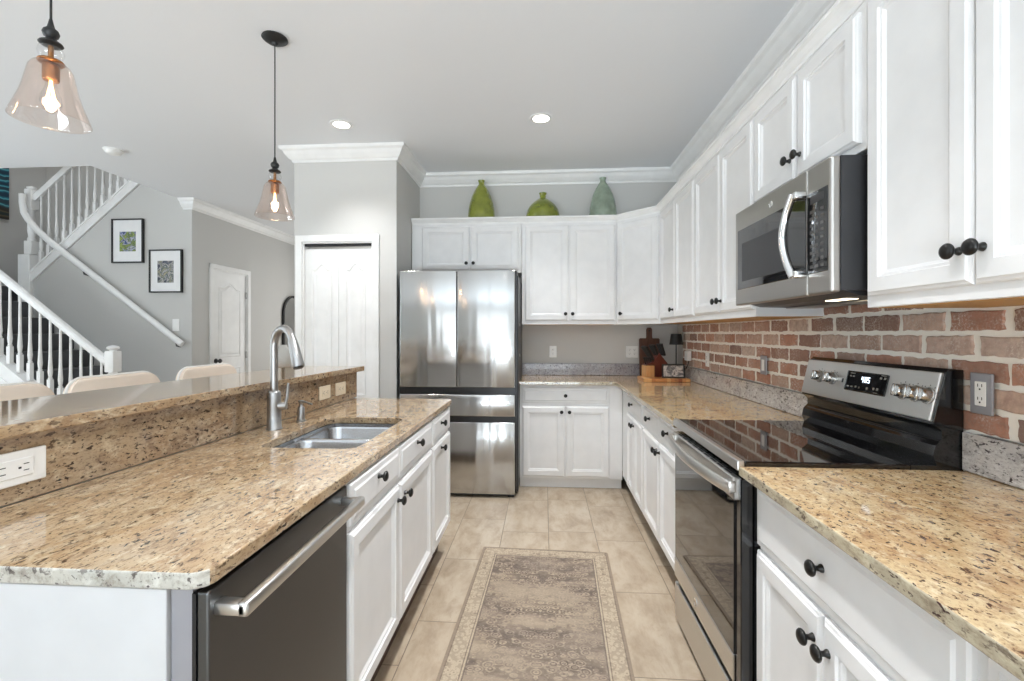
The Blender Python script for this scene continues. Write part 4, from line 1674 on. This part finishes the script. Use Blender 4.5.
# ------------------------------------------------------------------ rug
bm = newbm()
prism(bm, rrect(-RUGW/2, RUGW/2, -RUGL/2, RUGL/2, .012, 3), 0, .008)
o = link('rug', bm, 'rug', None)
tag(o, 'faded brown and cream persian style runner rug on the tile floor', 'rug')
o.rotation_euler = (0, 0, math.radians(-2.0))
ang = math.radians(-2.0)
c_ = Vector((.006, 2.806))-Vector((-math.sin(ang)*RUGL/2, math.cos(ang)*RUGL/2))
o.location = (c_.x, c_.y, .0005)

# ------------------------------------------------------------------ bar stools


def stool(label, x, y):
    t = thing('bar_stool', label, 'bar stool', (x, y, 0), 0, 'cream bar stools along the bar')
    bm = newbm()
    box(bm, .02, .40, -.20, .20, .68, .75, .028, 4)
    link('seat', bm, 'leather', t, 60)
    # backrest: padded, softly rounded, slightly curved
    bm = newbm()
    pts = rrect(-.225, .225, .74, 1.128, .075, 8)
    lay = []
    for dx, ins in ((.0, .012), (-.010, .0), (-.045, .0), (-.057, .012)):
        lp = []
        for py, pz in pts:
            k = 1-ins/.2
            yy, zz = py*k, .934+(pz-.934)*(1-ins/.19)
            lp.append(bm.verts.new((dx+.022*(1-(yy/.22)**2)*-1+.0, yy, zz)))
        lay.append(lp)
    for a, b in zip(lay, lay[1:]):
        for k in range(len(a)):
            bm.faces.new((a[k], a[(k+1) % len(a)], b[(k+1) % len(a)], b[k]))
    bm.faces.new(lay[0])
    bm.faces.new(list(reversed(lay[-1])))
    link('backrest', bm, 'leather', t, 60)
    bm = newbm()
    tube(bm, [(-.030+.022*(py/.22)**2-.022, py*1.004, .934+(pz-.934)*1.01) for py, pz in pts+[pts[0]]], .006, 8)
    link('piping', bm, 'leather_side', t, 60)
    for sx, sy in ((0, -1), (0, 1), (1, -1), (1, 1)):
        bm = newbm()
        tube(bm, [(.04+.32*sx, .165*sy, .70), (.03+.36*sx-.01*(1-sx), .185*sy, 0)], [.020, .014], 10)
        link('leg', bm, 'oak', t, 50)
    bm = newbm()
    for sy in (-1, 1):
        tube(bm, [(.035, .175*sy, .26), (.375, .175*sy, .26)], .010, 8)
    tube(bm, [(.372, -.176, .26), (.372, .176, .26)], .010, 8)
    link('foot_rail', bm, 'oak', t, 50)
    return t


stool('cream bar stool nearest the camera, cut off at the left edge', -1.93, 1.485)
stool('cream bar stool in the middle, in front of the stair newel post', -1.93, 1.990)
stool('cream bar stool farthest along the bar, in front of the hall door', -1.93, 2.575)

# ------------------------------------------------------------------ stairs
st = thing('staircase', 'lower dark carpeted stair flight rising to the left behind the white balustrade', 'stairs', (-5.2, 4.6, 0), 0)
sx_, sy_ = -5.2, 4.6
RISE, RUN, X0S = .187, .252, -4.03
for k in range(10):
    xa = X0S-RUN*k
    bm = newbm()
    xb = X0S-RUN*10
    box(bm, (xa-RUN-.03)-sx_, xa-sx_, 4.158-sy_, (SW-.006 if k < 8 else SW-.07)-sy_, RISE*k+.0005, RISE*(k+1), .012, 2)
    link('step', bm, 'carpet', st, 40)
bm = newbm()
box(bm, XL+.005, X0S-RUN*10-.004, 4.01, 6.295, RISE*10-.25, RISE*10-.001)
struct('floor_landing', bm, 'carpet')


def rail_z(x):   # top of the lower handrail
    return 1.090+.757*(-4.135-x)


# upper flight
st = thing('staircase', 'upper stair flight rising to the right behind the picture wall', 'stairs', (-5.2, 5.7, 0), 0)


def up_z(x):     # top edge of upper stringer
    return 2.030+.838*(x+6.12)


for k in range(8):
    xa = -6.06+.2235*k
    link('step', B(xa+5.2, xa+.2235+.03+5.2, SW+.135-5.7, 6.295-5.7, 1.872+RISE*k-.06, 1.872+RISE*(k+1), .010, 2), 'carpet', st, 40)


def baluster_bm(h):
    """square foot block, turned vase and taper"""
    bm = newbm()
    s = .0185
    hb = min(.17, h*.25)
    box(bm, -s, s, -s, s, 0, hb, .002, 1)
    lathe(bm, [(.013, hb-.002), (.019, hb+.012), (.013, hb+.022), (.0155, hb+.035), (.0195, hb+.075), (.0165, hb+.13), (.0125, hb+.22), (.0105, h*.8), (.0095, h)], 12)
    return bm


b_ = thing('stair_balustrade', 'white balustrade of the lower stair flight ending in a square newel post', 'railing', (-4.08, 4.1, 0), 0)
ox, oy = -4.08, 4.1
first = None
for k in range(21):
    x = -4.185-.1045*k
    z = rail_z(x)-.818
    if first is None:
        first = link('baluster', baluster_bm(.775), 'trim', b_, 40)
        o = first
    else:
        o = first.copy()
        C.objects.link(o)
        o.parent = b_
    o.location = (x-ox, 0, z)
bm = newbm()
pts = [(-4.06-ox, .002), (-4.06-ox, .16), (-6.5-ox, rail_z(-6.5)-.83), (-6.5-ox, .002)]
pts = [(-4.10-ox, .002), (-4.10-ox, rail_z(-4.10)-.845), (-6.45-ox, rail_z(-6.45)-.845), (-6.45-ox, .002)]
prism_axis(bm, pts, 4.062-oy, 4.142-oy, 'y')
prism_axis(bm, [(-4.10-ox, rail_z(-4.10)-.845), (-4.10-ox, rail_z(-4.10)-.825), (-6.45-ox, rail_z(-6.45)-.825), (-6.45-ox, rail_z(-6.45)-.845)], 4.050-oy, 4.154-oy, 'y')
prism_axis(bm, [(-4.10-ox, .13), (-4.10-ox, .155), (-6.45-ox, rail_z(-6.45)-1.06), (-6.45-ox, rail_z(-6.45)-1.085)], 4.054-oy, 4.063-oy, 'y')
link('stringer', bm, 'trim', b_)
RP = [(-.032, -.002), (-.026, -.030), (-.018, -.052), (.018, -.052), (.026, -.030), (.032, -.002), (.022, .010), (0, .014), (-.022, .010)]


def rail(name, parent, p0, p1, org, mat='trim', s=1.0):
    a, b = Vector(p0)-org, Vector(p1)-org
    t_ = (b-a).normalized()
    side = Vector((0, 0, 1)).cross(t_).normalized()
    up = t_.cross(side)
    bm = newbm()
    r0 = [bm.verts.new(a+side*u*s+up*v*s) for u, v in RP]
    r1 = [bm.verts.new(b+side*u*s+up*v*s) for u, v in RP]
    n = len(RP)
    for k in range(n):
        bm.faces.new((r0[k], r0[(k+1) % n], r1[(k+1) % n], r1[k]))
    bm.faces.new(r0)
    bm.faces.new(list(reversed(r1)))
    return link(name, bm, mat, parent)


rail('handrail', b_, (-4.115, 4.1, rail_z(-4.115)-.012), (-6.45, 4.1, rail_z(-6.45)-.012), Vector((ox, oy, 0)))
bm = newbm()
box(bm, -.048, .048, -.048, .048, 0, .62, .004, 1)
lathe(bm, [(.030, .618), (.046, .632), (.034, .648), (.038, .67), (.046, .72), (.040, .80), (.028, .88), (.026, .92), (.040, .935), (.030, .952)], 20)
box(bm, -.046, .046, -.046, .046, .950, 1.150, .008, 2)
lathe(bm, [(.030, 1.148), (.026, 1.158), (.046, 1.170), (.050, 1.180), (.046, 1.190), (.034, 1.198), (0, 1.206)], 20)
n = link('newel_post', bm, 'trim', b_, 40)
n.location = (.012, 0, 0)
# upper balustrade
b2_ = thing('stair_balustrade', 'white balustrade of the upper stair flight, seen through the ceiling opening', 'railing', (-6.13, SW+.03, 2.0), 0)
org = Vector((-6.13, SW+.03, 2.0))
f2 = None
for k in range(13):
    x = -6.005+.0985*k
    z = up_z(x)-.005
    if f2 is None:
        f2 = link('baluster', baluster_bm(.84), 'trim', b2_, 40)
        o = f2
    else:
        o = f2.copy()
        C.objects.link(o)
        o.parent = b2_
    o.location = (x-org.x, 0, z-org.z)
rail('handrail', b2_, (-6.10, SW+.03, up_z(-6.10)+.90), (-4.25, SW+.03, up_z(-4.25)+.90), org)
bm = newbm()
box(bm, -.048, .048, -.048, .048, .262, .42, .004, 1)
lathe(bm, [(.036, .418), (.042, .44), (.030, .47), (.040, .55), (.038, .68), (.028, .78), (.040, .80)], 20)
box(bm, -.047, .047, -.047, .047, .795, 1.04, .005, 1)
lathe(bm, [(.030, 1.038), (.046, 1.056), (.046, 1.066), (0, 1.085)], 20)
link('newel_post', bm, 'trim', b2_, 40)
bm = newbm()
x0, x1 = -6.19-org.x, -4.195-org.x
za, zb = up_z(-6.19)-org.z, up_z(-4.195)-org.z
prism_axis(bm, [(x0, za-.02), (x1, zb-.02), (x1, zb-.130), (x0, za-.130)], -.05, .09, 'y')
prism_axis(bm, [(x0, za), (x1, zb), (x1, zb-.022), (x0, za-.022)], -.062, .10, 'y')
link('stringer', bm, 'trim', b2_)
struct('trim_4', B(-6.235, -6.085, SW-.035, SW+.115, 1.2, 2.255, .004, 1), 'trim')
# wall handrail
t = thing('wall_handrail', 'white wall-mounted handrail sloping down the stair wall with an upturned end', 'handrail', (-4.15, SW-.07, 0), 0)
org = Vector((-4.15, SW-.07, 0))


def wr_z(x):
    return 1.190+.735*(-4.145-x)


pts = [(-4.145, 0, wr_z(-4.145))]
pts += [(x, 0, wr_z(x)) for x in (-4.5, -5.0, -5.5, -5.78)]
pts += [(-5.95, 0, wr_z(-5.95)+.02), (-6.06, 0, 2.66), (-6.11, 0, 2.74), (-6.13, 0, 2.86), (-6.13, 0, 2.96)]
bm = tube(newbm(), [(p[0]-org.x, 0, p[2]) for p in pts], .036, 14, 0, .8)
link('rail', bm, 'trim', t, 50)
for x in (-4.22, -5.36):
    z = wr_z(x)
    bm = tube(newbm(), [(x-org.x, 0, z-.034), (x-org.x, .010, z-.075), (x-org.x, .064, z-.085)], .008, 8)
    link('bracket', bm, 'dark_grey', t, 50)


def picture(label, x0, x1, z0, z1, photo, win):
    cx = (x0+x1)/2
    t = thing('picture_frame', label, 'picture', (cx, SW-.002, z0), 0, 'framed photos on the stair wall')
    w2, h = (x1-x0)/2, z1-z0
    bm = newbm()
    fw = .014
    box(bm, -w2, w2, -.030, 0, 0, fw)
    box(bm, -w2, w2, -.030, 0, h-fw, h)
    box(bm, -w2, -w2+fw, -.030, 0, fw, h-fw)
    box(bm, w2-fw, w2, -.030, 0, fw, h-fw)
    link('frame', bm, 'lampblack', t)
    link('mat_board', B(-w2+fw, w2-fw, -.018, -.004, fw, h-fw), 'mat_board', t)
    a, b, c, d = win
    link('photo', B(a-cx, b-cx, -.0195, -.0178, c-z0, d-z0), photo, t)
    return t


picture('black framed photo with green and blue print, upper left on the stair wall', -5.054, -4.664, 2.140, 2.655, 'photo1', (-4.958, -4.757, 2.275, 2.505))
picture('black framed photo in grey tones, lower right on the stair wall', -4.588, -4.186, 1.790, 2.290, 'photo2', (-4.488, -4.290, 1.905, 2.160))
# painting on the landing side wall
t = thing('wall_painting', 'teal striped abstract canvas on the landing wall at the far left', 'painting', (XL+.002, 5.20, 2.86), PI/2)
link('canvas', B(-.55, .60, -.04, 0, 0, 1.0, .004, 1), 'painting', t)

# ------------------------------------------------------------------ hall: arched mirror and a white vase on a stand
t = thing('arched_mirror', 'black framed arched mirror on the hall wall half hidden behind the pantry wall', 'mirror', (HX+.002, 7.24, .62), PI/2)


def arch_pts(w, h, n=20):
    pts = [(-w, 0), (w, 0)]
    for k in range(n+1):
        a = PI*k/n
        pts.append((w*math.cos(a), h-w+w*math.sin(a)))
    return pts


bm = newbm()
o_, i_ = arch_pts(.30, 1.30), [(x, z+.028) if z == 0 else (x, z) for x, z in arch_pts(.272, 1.272)]
vo0 = [bm.verts.new((x, 0, z)) for x, z in o_]
vo1 = [bm.verts.new((x, -.035, z)) for x, z in o_]
vi1 = [bm.verts.new((x, -.035, z)) for x, z in i_]
vi0 = [bm.verts.new((x, 0, z)) for x, z in i_]
n = len(o_)
for A_, B_ in ((vo0, vo1), (vo1, vi1), (vi1, vi0), (vi0, vo0)):
    for k in range(n):
        bm.faces.new((A_[k], A_[(k+1) % n], B_[(k+1) % n], B_[k]))
link('frame', bm, 'lampblack', t)
bm = newbm()
prism_axis(bm, i_, -.012, -.003, 'y')
mm = M('mirror_silver')
mm.set(color=(.9, .9, .9), metal=1.0, rough=.02)
link('mirror_glass', bm, mm.m, t)
t = thing('plant_stand', 'pale wooden stand with slim legs by the hall wall behind the faucet', 'stand', (-3.62, 6.20, 0), 0)
link('top', lathe(newbm(), [(0, .80), (.14, .80), (.145, .81), (.14, .822), (0, .822)], 28), 'maple', t, 50)
for k in range(3):
    a = 2*PI*k/3+.4
    link('leg', tube(newbm(), [(.09*math.cos(a), .09*math.sin(a), .80), (.13*math.cos(a), .13*math.sin(a), 0)], [.014, .010], 10), 'maple', t, 50)
t = tag(link('ceramic_vase', lathe(newbm(), [(0, 0), (.06, 0), (.10, .05), (.125, .13), (.12, .20), (.09, .26), (.05, .30), (.045, .33), (.035, .33), (.03, .25), (0, .22)], 28), 'white_ceramic', None, 180),
        'rounded white vase on the pale stand, seen through the faucet arch', 'vase')
t.location = (-3.62, 6.20, .823)
